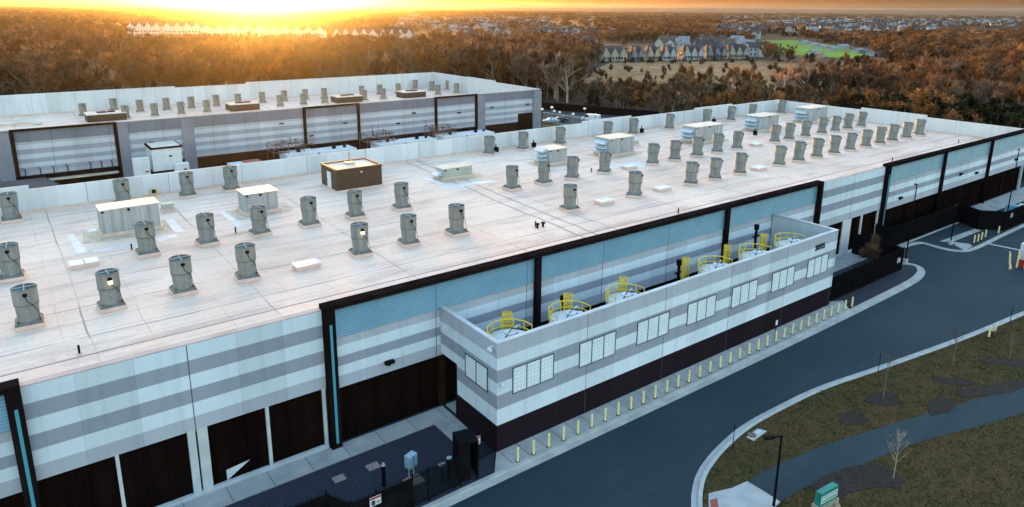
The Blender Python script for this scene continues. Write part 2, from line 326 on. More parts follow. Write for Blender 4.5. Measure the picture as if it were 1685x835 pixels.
# ------------------------------------------------------------------ mesh builder
class MB:
    def __init__(s): s.v = []; s.f = []; s.m = []; s.ml = []
    def mi(s, mt):
        if mt not in s.ml: s.ml.append(mt)
        return s.ml.index(mt)
    def add(s, vs, fs, mt=None):
        o = len(s.v); s.v += [tuple(map(float, v)) for v in vs]; s.f += [tuple(i+o for i in f) for f in fs]
        k = s.mi(mt) if mt else 0
        s.m += [k]*len(fs); return s
    def box(s, x0, x1, y0, y1, z0, z1, mt=None):
        v = [(x0, y0, z0), (x1, y0, z0), (x1, y1, z0), (x0, y1, z0), (x0, y0, z1), (x1, y0, z1), (x1, y1, z1), (x0, y1, z1)]
        return s.add(v, [(3, 2, 1, 0), (4, 5, 6, 7), (0, 1, 5, 4), (1, 2, 6, 5), (2, 3, 7, 6), (3, 0, 4, 7)], mt)
    def cyl(s, x, y, z0, z1, r0, r1=None, n=20, mt=None, cap=True, a0=0):
        r1 = r0 if r1 is None else r1
        v = [(x+r0*math.cos(2*PI*i/n+a0), y+r0*math.sin(2*PI*i/n+a0), z0) for i in range(n)]+[(x+r1*math.cos(2*PI*i/n+a0), y+r1*math.sin(2*PI*i/n+a0), z1) for i in range(n)]
        f = [(i, (i+1) % n, n+(i+1) % n, n+i) for i in range(n)]
        if cap: f += [tuple(range(n-1, -1, -1)), tuple(range(n, 2*n))]
        return s.add(v, f, mt)
    def tube(s, pts, r, n=6, mt=None, r1=None):
        pts = [Vector(p) for p in pts]; rings = []
        for i, p in enumerate(pts):
            t = (pts[min(i+1, len(pts)-1)]-pts[max(i-1, 0)]).normalized()
            a = t.cross(Vector((0, 0, 1)));
            if a.length < .05: a = t.cross(Vector((1, 0, 0)))
            a.normalize(); b = t.cross(a)
            rr = r if r1 is None else r+(r1-r)*i/(len(pts)-1)
            rings.append([p+(a*math.cos(2*PI*k/n)+b*math.sin(2*PI*k/n))*rr for k in range(n)])
        v = [q for g in rings for q in g]; f = []
        for i in range(len(rings)-1):
            for k in range(n): f.append((i*n+k, i*n+(k+1) % n, (i+1)*n+(k+1) % n, (i+1)*n+k))
        f += [tuple(range(n-1, -1, -1)), tuple((len(rings)-1)*n+k for k in range(n))]
        return s.add(v, f, mt)
    def poly(s, pts, z0, z1, mt=None):      # prism
        pts = [tuple(map(float, p[:2])) for p in pts]
        ar = sum(pts[i][0]*pts[(i+1) % len(pts)][1]-pts[(i+1) % len(pts)][0]*pts[i][1] for i in range(len(pts)))
        if ar < 0: pts = pts[::-1]
        n = len(pts); v = [(x, y, z0) for x, y in pts]+[(x, y, z1) for x, y in pts]
        f = [tuple(range(n, 2*n))]+[(i, (i+1) % n, n+(i+1) % n, n+i) for i in range(n)]
        return s.add(v, f, mt)
    def ribbon(s, pts, w, z0, z1, mt=None, side=0):   # kerb: strip of width w left(+)/right(-)/centre of the line
        pts = [Vector((float(p[0]), float(p[1]))) for p in pts]; L = []; Rr = []
        for i, p in enumerate(pts):
            t = (pts[min(i+1, len(pts)-1)]-pts[max(i-1, 0)]).normalized(); nrm = Vector((-t.y, t.x))
            L.append(p+nrm*w*(.5+side/2)); Rr.append(p-nrm*w*(.5-side/2))
        n = len(pts); v = [(q.x, q.y, z) for z in (z0, z1) for S in (L, Rr) for q in S]
        f = []
        for i in range(n-1):
            a, b = 2*n+i, 3*n+i
            f.append((b, b+1, a+1, a)); f.append((i, i+1, 2*n+i+1, 2*n+i)[::-1]); f.append((n+i, n+i+1, 3*n+i+1, 3*n+i))
        f += [(0, n, 3*n, 2*n), (n-1, 2*n-1, 4*n-1, 3*n-1)[::-1]]
        return s.add(v, f, mt)
    def build(s, name, mt=None, parent=None, smooth=False, bevel=0, loc=None):
        me = bpy.data.meshes.new(name); me.from_pydata(s.v, [], s.f)
        mats = s.ml or [mt]
        for k in mats: me.materials.append(MATS[k])
        if len(mats) > 1: me.polygons.foreach_set('material_index', s.m)
        if smooth: me.polygons.foreach_set('use_smooth', [True]*len(me.polygons))
        me.update()
        o = bpy.data.objects.new(name, me); COL.objects.link(o)
        if parent is not None: o.parent = parent
        if loc is not None: o.location = loc
        if bevel:
            bv = o.modifiers.new('bevel', 'BEVEL'); bv.width = bevel; bv.segments = 2; bv.limit_method = 'ANGLE'
        return o
def tag(o, label=None, cat=None, group=None, kind=None):
    if label: o['label'] = label
    if cat: o['category'] = cat
    if group: o['group'] = group
    if kind: o['kind'] = kind
    return o
def empty(name, label, cat, loc=(0, 0, 0), rz=0, group=None):
    o = bpy.data.objects.new(name, None); COL.objects.link(o); o.location = tuple(map(float, loc)); o.rotation_euler = (0, 0, rz)
    o.empty_display_size = .3
    return tag(o, label, cat, group)
def dup(root, loc, rz=0, label=None, group=None, scale=None):
    r = root.copy(); COL.objects.link(r); r.location = tuple(map(float, loc)); r.rotation_euler = (0, 0, rz)
    if label: r['label'] = label
    if group: r['group'] = group
    if scale is not None: r.scale = (scale,)*3 if isinstance(scale, (int, float)) else scale
    for ch in list(root.children):
        c = ch.copy(); COL.objects.link(c); c.parent = r
        for g in list(ch.children):
            d = g.copy(); COL.objects.link(d); d.parent = c
    return r
def structure(mb, name, mt=None, **k):
    return tag(mb.build(name, mt, **k), kind='structure')
ORD = ['first', 'second', 'third', 'fourth', 'fifth', 'sixth', 'seventh', 'eighth', 'ninth', 'tenth', 'eleventh', 'twelfth', 'thirteenth', 'fourteenth', 'fifteenth', 'sixteenth', 'seventeenth', 'eighteenth', 'nineteenth', 'twentieth', 'twenty first', 'twenty second', 'twenty third', 'twenty fourth', 'twenty fifth', 'twenty sixth', 'twenty seventh', 'twenty eighth', 'twenty ninth', 'thirtieth', 'thirty first', 'thirty second', 'thirty third', 'thirty fourth']
#%%PARTS
# ------------------------------------------------------------------ helpers for buildings
def part(mb, name, mt, root, **k):         # mesh given in world coordinates, child of a top-level Empty
    o = mb.build(name, mt, **k); o.parent = root
    if root.parent is None: o.location = -Vector(root.location)
    return o
def text_mesh(name, body, size, mt, ext=.03, width=None):
    cu = bpy.data.curves.new(name, 'FONT'); cu.body = body; cu.size = size; cu.extrude = ext; cu.offset = size*.02
    t = bpy.data.objects.new(name, cu); COL.objects.link(t)
    dg = bpy.context.evaluated_depsgraph_get(); me = bpy.data.meshes.new_from_object(t.evaluated_get(dg))
    bpy.data.objects.remove(t); bpy.data.curves.remove(cu)
    me.name = name; me.materials.clear(); me.materials.append(MATS[mt])
    o = bpy.data.objects.new(name, me); COL.objects.link(o); return o
def louvers(x0, x1, z0, z1, y, n, d=.12):
    b = MB(); h = (z1-z0)/n
    for i in range(n):
        z = z0+i*h
        b.add([(x0, y-d, z), (x1, y-d, z), (x1, y, z+h), (x0, y, z+h), (x1, y, z), (x0, y, z)], [(0, 1, 2, 3), (5, 4, 1, 0), (0, 3, 5), (1, 4, 2)])
    return b
# ------------------------------------------------------------------ near data hall
FY, BY, RX, LX, RZ, TZ = 42.0, 90.6, 142.7, -24.0, 8.0, 10.35
main = empty('warehouse_building', 'long flat roofed hall with striped grey and white walls nearest the camera', 'building', (60, 66, 0))
part(MB().box(LX, RX-.3, FY+.5, BY-.3, 7.6, RZ), 'roof', 'roof_membrane', main)
for x0, x1 in ((-.9, 15.65), (76.3, 92.0)): part(MB().box(x0, x1, FY, FY+.35, 4.71, TZ), 'front_wall', 'striped_concrete', main)
for x0, x1 in ((LX, -1.6), (16.4, 76.0), (92.7, RX)): part(MB().box(x0, x1, FY+.02, FY+.36, 4.35, TZ), 'framed_wall', 'framed_striped_concrete', main)
b = MB(); b.box(LX, RX, FY+.36, FY+.5, 4.35, TZ-.03)
b.box(LX, RX, FY+.05, FY+.55, TZ+.004, TZ+.09); part(b, 'coping', 'coping', main)
b = MB(); b.box(LX, RX-.3, FY+.5, FY+.75, RZ, RZ+.25)
part(b, 'parapet_flashing', 'curb_membrane', main)
# dark bay panels with their jambs and sills
for x0, x1, z0, z1 in ((-.9, 2.85, .32, 4.71), (3.08, 6.75, .32, 4.71), (7.95, 11.5, .32, 4.71), (11.75, 15.35, .32, 4.71), (76.5, 83.0, .3, 4.71), (85.0, 87.4, .3, 4.71), (87.8, 91.6, .3, 4.71),
                       (16.45, 24.5, .05, 4.35), (25.2, 67.5, .05, 4.35), (68, 76.0, .05, 4.35), (LX, -1.6, .3, 4.35), (92.8, 100.9, .1, 4.35), (101.3, 109.1, .1, 4.35), (109.7, 117.6, .1, 4.35), (118, 125.8, .1, 4.35), (126.4, 134, .1, 4.35), (134.4, 141.6, .1, 4.35)):
    b = MB(); b.box(x0, x1, FY+.22, FY+.34, z0, z1)
    n = max(1, round((x1-x0)/1.25))
    for i in range(n+1):
        xx = x0+(x1-x0-.06)*i/n; b.box(xx, xx+.06, FY+.17, FY+.22, z0+.002, z1-.002)
    part(b, 'bay_panel', 'dark_panel', main)
for x0, x1, z1 in ((2.87, 3.06, 4.70), (6.77, 7.22, 4.70), (7.34, 7.93, 4.70), (11.52, 11.73, 4.70), (15.37, 15.6, 4.70), (83.02, 84.98, 4.70), (87.42, 87.78, 4.70), (91.62, 91.98, 4.7)):
    part(MB().box(x0, x1, FY+.04, FY+.34, .3, z1), 'jamb', 'light_sill', main)
for x0 in (101.0, 117.7, 134.1):
    part(MB().box(x0, x0+.25, FY+.1, FY+.34, .1, 4.34), 'jamb', 'brown_frame', main)
for x0, x1 in ((-.9, 15.6), (76.4, 91.98)): part(MB().box(x0, x1, FY-.05, FY+.33, .02, .298), 'sill', 'light_sill', main)
b = MB(); b.box(142.1, RX, FY+.002, FY+.3, .02, 4.34); part(b, 'corner_pier', 'hood_blue', main)
b = MB(); b.box(24.55, 25.1, FY-.1, FY+.34, .02, 4.34); part(b, 'steel_column', 'brown_frame', main)
# portal frames
for x0, x1 in ((LX, -.9), (15.65, 76.4), (92.0, RX)):
    b = MB(); b.box(x0, x1, FY-.5, FY+.40, TZ+.10, TZ+.44); part(b, 'frame_beam', 'brown_metal', main, bevel=.02)
for x0, w, strip in ((-1.6, .7, 1), (15.65, .75, 1), (92.0, .7, 1), (33.72, .5, 0), (58.6, .5, 0), (75.9, .5, 2), (109.2, .36, 0), (125.95, .36, 0)):
    dpt = .5 if strip else .4
    pr = part(MB().box(x0, x0+w, FY-dpt, FY+.02, .05, TZ+.098), 'frame_post', 'brown_metal', main)
    if strip == 1:
        part(MB().box(x0+w*.42, x0+w*.66, FY-dpt-.03, FY-dpt+.01, .5, TZ-.9), 'light_strip', 'teal_strip', pr)
    if strip == 2: part(MB().box(x0+w, x0+w+.03, FY-dpt+.1, FY-.1, .5, TZ-.4), 'light_strip', 'teal_strip', pr)
for x0, x1 in ((LX, -1.62), (16.42, 33.7), (34.24, 58.58), (59.12, 75.88), (92.72, 109.13), (109.67, 125.88), (126.42, RX-.02)):
    part(louvers(x0, x1, 8.2, TZ+.05, FY+.015, 11), 'louver_panel', 'louver_blue', main)
# parapets (stepped) round the back and the right end
def xs(px, py, y): return float(P(px, py, 1, y)[0])
ks = [(LX, 10.95), (xs(47, 308, BY), 10.5), (xs(957, 203, BY), 10.85), (xs(1037, 193, BY), 10.5), (xs(1142, 182, BY), 10.85), (xs(1203, 176, BY), 10.55), (RX, None)]
b = MB()
for (a, z), (c, _) in zip(ks, ks[1:]): b.box(a, c, BY-.3, BY, 0, z)
part(b, 'rear_parapet', 'parapet_white', main)
ye = [float(P(px, py, 0, RX)[1]) for px, py in ((1418, 180), (1526, 192))]
b = MB()
for a, c, z in ((ye[0], BY-.3, 10.5), (ye[1], ye[0], 10.95), (FY+.52, ye[1], 10.55)): b.box(RX-.3, RX, a, c, 0, z)
part(b, 'end_parapet', 'parapet_white', main)
b = MB(); b.box(LX, RX-.3, BY-.52, BY-.302, RZ, RZ+.22); b.box(RX-.5, RX-.302, FY+.8, BY-.53, RZ, RZ+.22); part(b, 'base_flashing', 'curb_membrane', main)
# small wall lamps
for x, z in ((20.4, 5.1), (97.2, 5.4), (122, 5.6), (138, 5.8), (116, 6.2)):
    o = part(MB().box(x-.35, x+.35, FY-.35, FY-.002, z, z+.22).box(x-.05, x+.05, FY-.2, FY, z-.2, z), 'wall_lamp', 'black_paint', main)
o = part(MB().add([(8.8, FY+.15, 1.1), (10.3, FY+.15, 1.25), (8.8, FY+.15, .35), (8.8, FY+.165, 1.1), (10.3, FY+.165, 1.25), (8.8, FY+.165, .35)], [(0, 2, 1), (3, 4, 5), (0, 1, 4, 3), (1, 2, 5, 4), (2, 0, 3, 5)]), 'wall_marking', 'light_sill', main)
# ------------------------------------------------------------------ screened tank enclosure in front
AX0, AX1, AY, AZ = 24.77, 67.6, 34.62, 8.3
ann = empty('equipment_enclosure', 'long low striped annex with high windows and dark base, open to the sky', 'annex', (46, 38.3, 0))
b = MB(); b.box(AX0, AX1, AY, AY+.3, 0, AZ); part(b, 'front_wall', 'annex_striped_concrete', ann)
b = MB(); b.box(AX0, AX0+.3, AY+.3, 39.7, 0, AZ); b.box(AX0, AX0+.3, 39.7, FY-.02, 4.6, AZ); part(b, 'left_wall', 'annex_striped_concrete', ann)
b = MB(); b.box(AX1-.3, AX1, AY+.3, FY-.02, 0, AZ); part(b, 'right_wall', 'annex_striped_concrete', ann)
part(MB().box(AX1-.36, AX1-.303, AY+.4, FY-.1, .1, AZ-.25), 'inner_lining', 'inner_annex_concrete', ann)
part(MB().box(AX0+.31, AX1-.37, AY+.31, FY-.03, .01, .05), 'floor_slab', 'concrete', ann)
b = MB(); b.box(AX0-.03, AX1+.03, AY-.03, AY+.33, AZ+.003, AZ+.07); b.box(AX0-.03, AX0+.33, AY+.335, FY-.03, AZ+.003, AZ+.07); b.box(AX1-.33, AX1+.03, AY+.335, FY-.03, AZ+.003, AZ+.07)
part(b, 'coping', 'light_sill', ann)
part(MB().box(AX0-.001, AX0+.29, 39.72, 39.78, .05, 4.58).box(AX0+.05, AX0+.25, 39.8, 40.0, .05, 4.58), 'opening_jamb', 'brown_frame', ann)
wins = [(26.05, 29.75), (32.2, 35.95), (38.3, 42.05), (44.35, 48.1), (50.35, 54.15), (56.45, 60.15), (62.45, 66.2)]
for x0, x1 in wins:
    z0, z1 = 4.15, 6.15; b = MB(); y0, y1 = AY-.05, AY+.01; w3 = (x1-x0)/3
    b.box(x0, x1, y0, y1, z0, z0+.06); b.box(x0, x1, y0, y1, z1-.06, z1)
    for i in range(4):
        xx = x0+(x1-x0-.06)*i/3; b.box(xx, xx+.06, y0-.004, y1, z0+.002, z1-.002)
    w = part(b, 'window', 'window_frame', ann)
    for i in range(3):
        a = x0+(x1-x0-.06)*i/3+.06; c = x0+(x1-x0-.06)*(i+1)/3
        part(MB().box(a, c, y0+.025, y1, z0+.06, z1-.06), 'pane', 'panel_glazing', w)
b = MB(); x0, x1 = AX0-.05, AX0+.01; z0, z1 = 4.2, 6.05; ya, yb = 35.7, 38.55
b.box(x0, x1, ya, yb, z0, z0+.07); b.box(x0, x1, ya, yb, z1-.07, z1)
for i in range(3): yy = ya+(yb-ya-.07)*i/2; b.box(x0-.004, x1, yy, yy+.07, z0+.002, z1-.002)
w = part(b, 'window', 'window_frame', ann)
for i in range(2):
    a = ya+(yb-ya-.07)*i/2+.07; c = ya+(yb-ya-.07)*(i+1)/2
    b = MB(); b.box(x0+.025, x1, a, c, z0+.07, z1-.07); part(b, 'pane', 'panel_glazing', w)
t = text_mesh('house_number', '20935', .82, 'letter_dark'); t.parent = ann; t.location = Vector((63.45, AY-.035, 6.92))-Vector(ann.location); t.rotation_euler = (PI/2, 0, 0); t.scale = (.88, 1, 1)
for x, y, z in ((AX0-.25, 40.9, 7.0), (AX0+.2, AY-.3, 5.2), (AX0-.28, 35.2, 7.7), (AX1+.3, 35.2, 2.4)):
    o = part(MB().box(x-.12, x+.12, y-.28, y+.1, z, z+.16).box(x-.05, x+.3, y-.05, y+.05, z+.16, z+.24), 'security_camera', 'white_paint', ann)
# tanks behind the screen wall
for i, (tx, cx_) in enumerate([(27.3, 28.6), (33.0, 34.6), (39.0, 40.8), (50.6, 48.9), (56.6, 55.0), (62.5, 60.9)]):
    ty, r, zt = 36.55, 1.65, 7.55
    t = empty('storage_tank', f'white tank with yellow guard rail and ladder cage, {ORD[i]} from left inside the annex', 'tank', (tx, ty, .05), 0, 'tanks inside the annex')
    b = MB(); b.cyl(0, 0, 0, zt-.45, r, n=28); b.cyl(0, 0, zt-.45, zt, r, r*.25, n=28, cap=False); b.cyl(0, 0, zt-.002, zt+.14, r*.25, n=16); b.build('shell', 'white_paint', t)
    b = MB(); b.cyl(.55, -.35, zt-.32, zt+.12, .26, n=14); b.tube([(.2, .1, zt), (.8, .3, zt+.25), (1.3, .6, zt+.05)], .07); b.build('manhole_cover', 'hood_blue', t)
    b = MB(); b.tube([(-.7, -.3, zt-.05), (.2, .1, zt+.3), (1.2, .2, zt-.1)], .035, mt='black_paint'); b.build('hose', 'black_paint', t)
    b = MB(); N = 7; a0, a1 = R(-12), R(192); rr = 1.7
    pts = [(rr*math.cos(a0+(a1-a0)*k/N), rr*math.sin(a0+(a1-a0)*k/N)) for k in range(N+1)]
    for h in (.55, 1.08): b.tube([(x, y, zt-.75+h) for x, y in pts], .04)
    for x, y in pts: b.tube([(x, y, zt-.6), (x, y, zt+.35)], .04)
    b.build('guard_rail', 'yellow_paint', t)
    b = MB(); cx0, cy0 = cx_-tx, 2.1
    for k in range(7): a = PI*k/6+PI*0; b.tube([(cx0+.38*math.cos(a), cy0+.38*math.sin(a), 3.2), (cx0+.38*math.cos(a), cy0+.38*math.sin(a), 8.0)], .06, 4)
    for z in np.arange(3.3, 8.05, .45): b.tube([(cx0+.38*math.cos(PI*k/6), cy0+.38*math.sin(PI*k/6), z) for k in range(7)], .05, 4)
    for z in np.arange(.4, 8, .3): b.tube([(cx0-.25, cy0-.05, z), (cx0+.25, cy0-.05, z)], .022, 4)
    for s in (-.27, .27): b.tube([(cx0+s, cy0-.05, 0), (cx0+s, cy0-.05, 8)], .03, 4)
    b.build('ladder_cage', 'yellow_paint', t)
for i, (x, y, h) in enumerate([(35.4, 40.2, 7.1), (49.9, 40.3, 7.1), (62.2, 40.5, 8.3)]):
    t = empty('exhaust_stack', f'black exhaust pipe rising behind the {["second", "fourth", "sixth"][i]} tank inside the annex', 'exhaust pipe', (x, y, .05), 0)
    MB().cyl(0, 0, 0, h-.5, .14, n=12).build('pipe', 'black_paint', t); MB().cyl(0, 0, h-.5, h-.0, .26, n=14).build('silencer', 'black_paint', t); MB().box(-.5, .5, -.1, .1, h-1.3, h-1.2).build('bracket', 'black_paint', t)
# ------------------------------------------------------------------ roof fans
def make_fan(lab, grp, lit=False, m='fan_grey'):
    t = empty('exhaust_fan', lab, 'exhaust fan', (0, 0, 0), 0, grp)
    b = MB(); b.box(-.92, .92, -.92, .92, 0, .32); b.build('curb', 'curb_membrane', t, bevel=.03)
    b = MB(); q = .86; r = .70
    b.add([(-q, -q, .322), (q, -q, .322), (q, q, .322), (-q, q, .322), (-r, -r, .54), (r, -r, .54), (r, r, .54), (-r, r, .54), (-q, -q, .38), (q, -q, .38), (q, q, .38), (-q, q, .38)],
          [(0, 1, 9, 8), (1, 2, 10, 9), (2, 3, 11, 10), (3, 0, 8, 11), (8, 9, 5, 4), (9, 10, 6, 5), (10, 11, 7, 6), (11, 8, 4, 7)]); b.build('flange', 'fan_flange', t)
    b = MB(); b.cyl(0, 0, .42, .8, .75, .69, n=28, cap=False); b.cyl(0, 0, .8, 1.72, .69, .74, n=28, cap=False); lo = b.build('lower_barrel', m, t)
    b = MB(); b.cyl(0, 0, 1.72, 1.85, .75, .79, n=28, cap=False); b.cyl(0, 0, 1.85, 2.92, .79, n=28, cap=False); b.cyl(0, 0, 1.9, 2.9, .765, n=28, cap=False); up = b.build('upper_barrel', m, t)
    for o in (lo, up):
        o.data.polygons.foreach_set('use_smooth', [len(p.vertices) == 4 for p in o.data.polygons])
    for z, r_ in ((1.72, .79), (2.9, .815)):
        b = MB(); n = 28; v = []
        for k in range(n):
            a = 2*PI*k/n
            for rr, zz in ((r_, z-.03), (r_, z+.03), (r_-.08, z+.03), (r_-.08, z-.03)): v.append((rr*math.cos(a), rr*math.sin(a), zz))
        f = [(4*k+j, 4*((k+1) % n)+j, 4*((k+1) % n)+(j+1) % 4, 4*k+(j+1) % 4) for k in range(n) for j in range(4)]
        b.add(v, f); b.build('band', 'fan_flange', t)
    b = MB(); 
    for k in range(8):
        a = 2*PI*k/8
        b.add([(0, 0, 2.80), (.76*math.cos(a+.03), .76*math.sin(a+.03), 2.86), (.76*math.cos(a+.74), .76*math.sin(a+.74), 2.78), (0, 0, 2.78), (.76*math.cos(a+.03), .76*math.sin(a+.03), 2.84), (.76*math.cos(a+.74), .76*math.sin(a+.74), 2.76)], [(0, 1, 2), (3, 5, 4), (1, 4, 5, 2), (0, 3, 4, 1), (0, 2, 5, 3)])
    b.build('damper_blade', 'fan_blade', t)
    b = MB(); b.box(-.80, .80, -.035, .035, 2.93, 2.98); b.box(-.035, .035, -.80, .80, 2.931, 2.979)
    b.build('cross_bar', 'fan_rim', t)
    b = MB(); b.box(-.13, .15, -.94, -.78, 2.48, 2.70); mo = b.build('motor_box', 'black_paint', t, bevel=.02)
    b = MB(); b.tube([(.0, -.82, 2.46), (.1, -.86, 2.1), (.42, -.80, 1.7), (.60, -.66, 1.3), (.66, -.62, .75), (.74, -.72, .45)], .024, 5); b.build('cable', 'black_paint', t)
    if lit: MB().box(-.12, .14, -1.0, -.84, 2.22, 2.44).build('lamp', 'lamp_glow', t)
    b = MB(); b.box(-.07, .03, -.75, -.69, 1.25, 1.35); b.box(.28, .38, -.72, -.64, 1.05, 1.15); b.build('name_plate', 'fan_rim', t)
    return t
rows = {56.8: [0.04, 5.1, 10.1, 15.07, 25.2, 30.2, 35.6, 50.6, 61.0, 71.5, 76.4, 81.9, 91.3, 96.3, 101.3, 106.3, 111.2, 116.2, 120.9, 125.4, 130.5, 135.4],
        68.0: [-.65, 9.5, 14.65, 19.6, 24.7, 29.8, 35.4, 50.85, 55.95, 60.85, 66.75, 76.55, 81.4, 86.6, 91.55, 96.7, 107.2, 111.5, 116.7, 122.1, 126.7, 131.2, 136.3],
        87.3: [0, 10.4, 17.2, 22.2, 60.8, 67.4, 75.2, 86.2, 92.6, 102.4, 113.35, 121.2, 128.4, 139.1]}
fan0 = make_fan('x', 'fans on the near roof'); fanL = make_fan('x', 'fans on the near roof', True)
used = {id(fan0): 0, id(fanL): 0}
def place(proto, loc, rz, lab, grp, sc=None):
    if not used.get(id(proto), 1):
        used[id(proto)] = 1; proto.location = tuple(map(float, loc)); proto.rotation_euler = (0, 0, rz); proto['label'] = lab; proto['group'] = grp
        if sc: proto.scale = (sc,)*3
        return proto
    return dup(proto, loc, rz, lab, grp, sc)
for y, xsr in rows.items():
    nm = {56.8: 'front row', 68.0: 'middle row', 87.3: 'back row'}[y]
    for i, x in enumerate(xsr):
        lit = y == 56.8 and i in (1, 4)
        lab = f'grey exhaust fan{" with glowing lamp" if lit else ""}, {ORD[i]} from left, {nm} of near roof'
        if x == .04: x = .0
        sy = 1.0
        place(fanL if lit else fan0, (x, y, RZ+.01), rnd.uniform(-.12, .12)+ (0 if lit or x < 60 else .6), lab, f'fans in the {nm} of the near roof', rnd.uniform(.97, 1.03))
# roof air handlers
def ahu(x0, x1, y0, dep, h, lab, hood=False, side='ahu_side', top='ahu_top', stain=True):
    cx, cy = (x0+x1)/2, y0+dep/2; w = x1-x0
    t = empty('air_handler', lab, 'air handler', (cx, cy, RZ+.01), 0, 'air handlers on the near roof')
    MB().box(-w/2-.2, w/2+.2, -dep/2-.2, dep/2+.2, 0, .34).build('curb', 'curb_membrane', t, bevel=.03)
    b = MB(); b.box(-w/2, w/2, -dep/2, dep/2, .342, h)
    n = max(3, int(w/.75))
    for k in range(1, n): xx = -w/2+w*k/n; b.box(xx-.02, xx+.02, -dep/2-.025, -dep/2+.01, .40, h-.06)
    for k in range(1, 4): yy = -dep/2+dep*k/4; b.box(-w/2-.025, -w/2+.01, yy-.02, yy+.02, .40, h-.06)
    b.build('casing', side, t)
    MB().box(-w/2-.08, w/2+.08, -dep/2-.08, dep/2+.08, h, h+.1).build('top_panel', top, t, bevel=.02)
    MB().box(-.22, 0, -dep/2-.16, -dep/2-.026, h-.28, h-.08).box(-w/2+.1, -w/2+.35, -dep/2-.14, -dep/2-.026, h-.2, h-.08).build('lamp_box', 'black_paint', t)
    MB().box(w*.18, w*.18+.7, -dep/2-.05, -dep/2-.026, .5, min(2.3, h-.2)).build('access_door', side, t)
    if hood:
        for k in range(3 if h > 2 else 1):
            z = .55+k*.68; b = MB()
            b.add([(-w/2-.95, -dep*.35, z), (-w/2-.95, dep*.35, z), (-w/2-.026, dep*.35, z), (-w/2-.026, -dep*.35, z), (-w/2-.026, -dep*.35, z+.55), (-w/2-.026, dep*.35, z+.55), (-w/2-.95, -dep*.35, z+.12), (-w/2-.95, dep*.35, z+.12)],
                  [(0, 1, 2, 3), (6, 4, 5, 7), (0, 3, 4, 6), (1, 7, 5, 2), (0, 6, 7, 1), (2, 5, 4, 3)]); b.build('intake_hood', 'hood_blue', t)
    if stain:
        part(MB().poly([(x0-1.8, y0-1.0), (x0+.3, y0-1.5), (x1+.9, y0-1.2), (x1+1.9, y0+.4), (x1+1.6, y0+dep+.4), (x0-1.4, y0+dep+.5)], RZ+.001, RZ+.004), 'roof_patch', 'rust_stain', main)
    return t
ahu(6.9, 12.05, 75.7, 2.6, 2.65, 'big galvanised air handler, leftmost large unit on the near roof')
ahu(20.4, 23.9, 75.2, 2.8, 2.3, 'smaller galvanised air handler between the leftmost unit and the brown hut')
ahu(46.2, 50.7, 76.8, 2.0, 1.45, 'low greenish air handler with intake hood right of the brown hut', True, 'ahu_green', 'cream_top')
ahu(63.4, 66.8, 75.9, 3.0, 2.2, 'pale air handler with blue hoods, first unit right of the greenish one', True)
ahu(74.9, 80.2, 75.3, 3.2, 2.7, 'long air handler with blue hoods, second unit right of the greenish one', True)
ahu(94.3, 101.6, 74.6, 3.0, 2.8, 'widest pale air handler with hoods, in the centre of the far roof half', True)
ahu(114.0, 120.0, 75.7, 3.2, 2.8, 'blue tinted air handler with hoods, second from the far end of the roof', True)
ahu(131.4, 138.0, 76.2, 3.2, 2.9, 'blue tinted air handler with hoods closest to the far end parapet', True)
# brown penthouse
t = empty('roof_hut', 'dark brown clad roof hut with white door and cream top', 'roof hut', (35.4, 81.3, RZ+.01))
b = MB(); b.box(-3.05, 3.0, -2.4, 2.4, .2, 2.62); b.build('wall', 'pent_brown', t)
MB().box(-3.15, 3.1, -2.5, 2.5, 0, .198).build('base', 'curb_membrane', t)
MB().box(-2.85, 2.8, -2.2, 2.2, 2.622, 2.68).build('roof', 'cream_top', t)
b = MB(); b.box(-3.1, 3.05, -2.45, -2.22, 2.622, 2.82); b.box(-3.1, 3.05, 2.22, 2.45, 2.622, 2.82); b.box(-3.1, -2.87, -2.21, 2.21, 2.622, 2.82); b.box(2.82, 3.05, -2.21, 2.21, 2.622, 2.82); b.build('roof_edge', 'pent_brown', t)
d = MB().box(-3.12, -3.05, -.7, .4, .22, 2.2).build('door', 'white_paint', t); MB().box(-3.18, -3.12, .2, .3, 1.1, 1.2).build('handle', 'black_paint', d)
MB().box(-.5, .6, .3, 1.3, 2.68, 2.9).build('roof_hatch', 'ahu_green', t); MB().tube([(.1, .8, 2.9), (.1, .8, 4.2)], .035).build('aerial', 'black_paint', t)
MB().box(.1, .35, -2.5, -2.41, 2.1, 2.3).build('wall_lamp', 'cream_top', t)
# hatches
def hatch(x, y, w, d, lab):
    t = empty('roof_hatch', lab, 'roof hatch', (x, y, RZ+.01), 0, 'hatches on the near roof')
    MB().box(-w/2, w/2, -d/2, d/2, 0, .34).build('curb', 'curb_membrane', t, bevel=.02)
    MB().box(-w/2-.06, -.03, -d/2-.06, d/2+.06, .342, .44).build('lid', 'white_paint', t, bevel=.02); MB().box(.03, w/2+.06, -d/2-.06, d/2+.06, .342, .44).build('lid', 'white_paint', t, bevel=.02)
    return t
for x, y, l in ((4.5, 68.0, 'white double lid roof hatch in front of the leftmost air handler'), (20.0, 56.5, 'white double lid roof hatch between two lower left front row fans'), (55.8, 56.6, 'white double lid hatch between eighth and ninth front row fans'),
                (66.0, 56.8, 'white double lid hatch between ninth and tenth front row fans'), (86.3, 56.8, 'white double lid hatch between twelfth and thirteenth front row fans'), (71.7, 68.0, 'white hatch in the middle row in front of the long hooded air handler'), (101.9, 68.0, 'white hatch in the middle row in front of the widest air handler')):
    hatch(x, y, 2.1, 1.25, l)
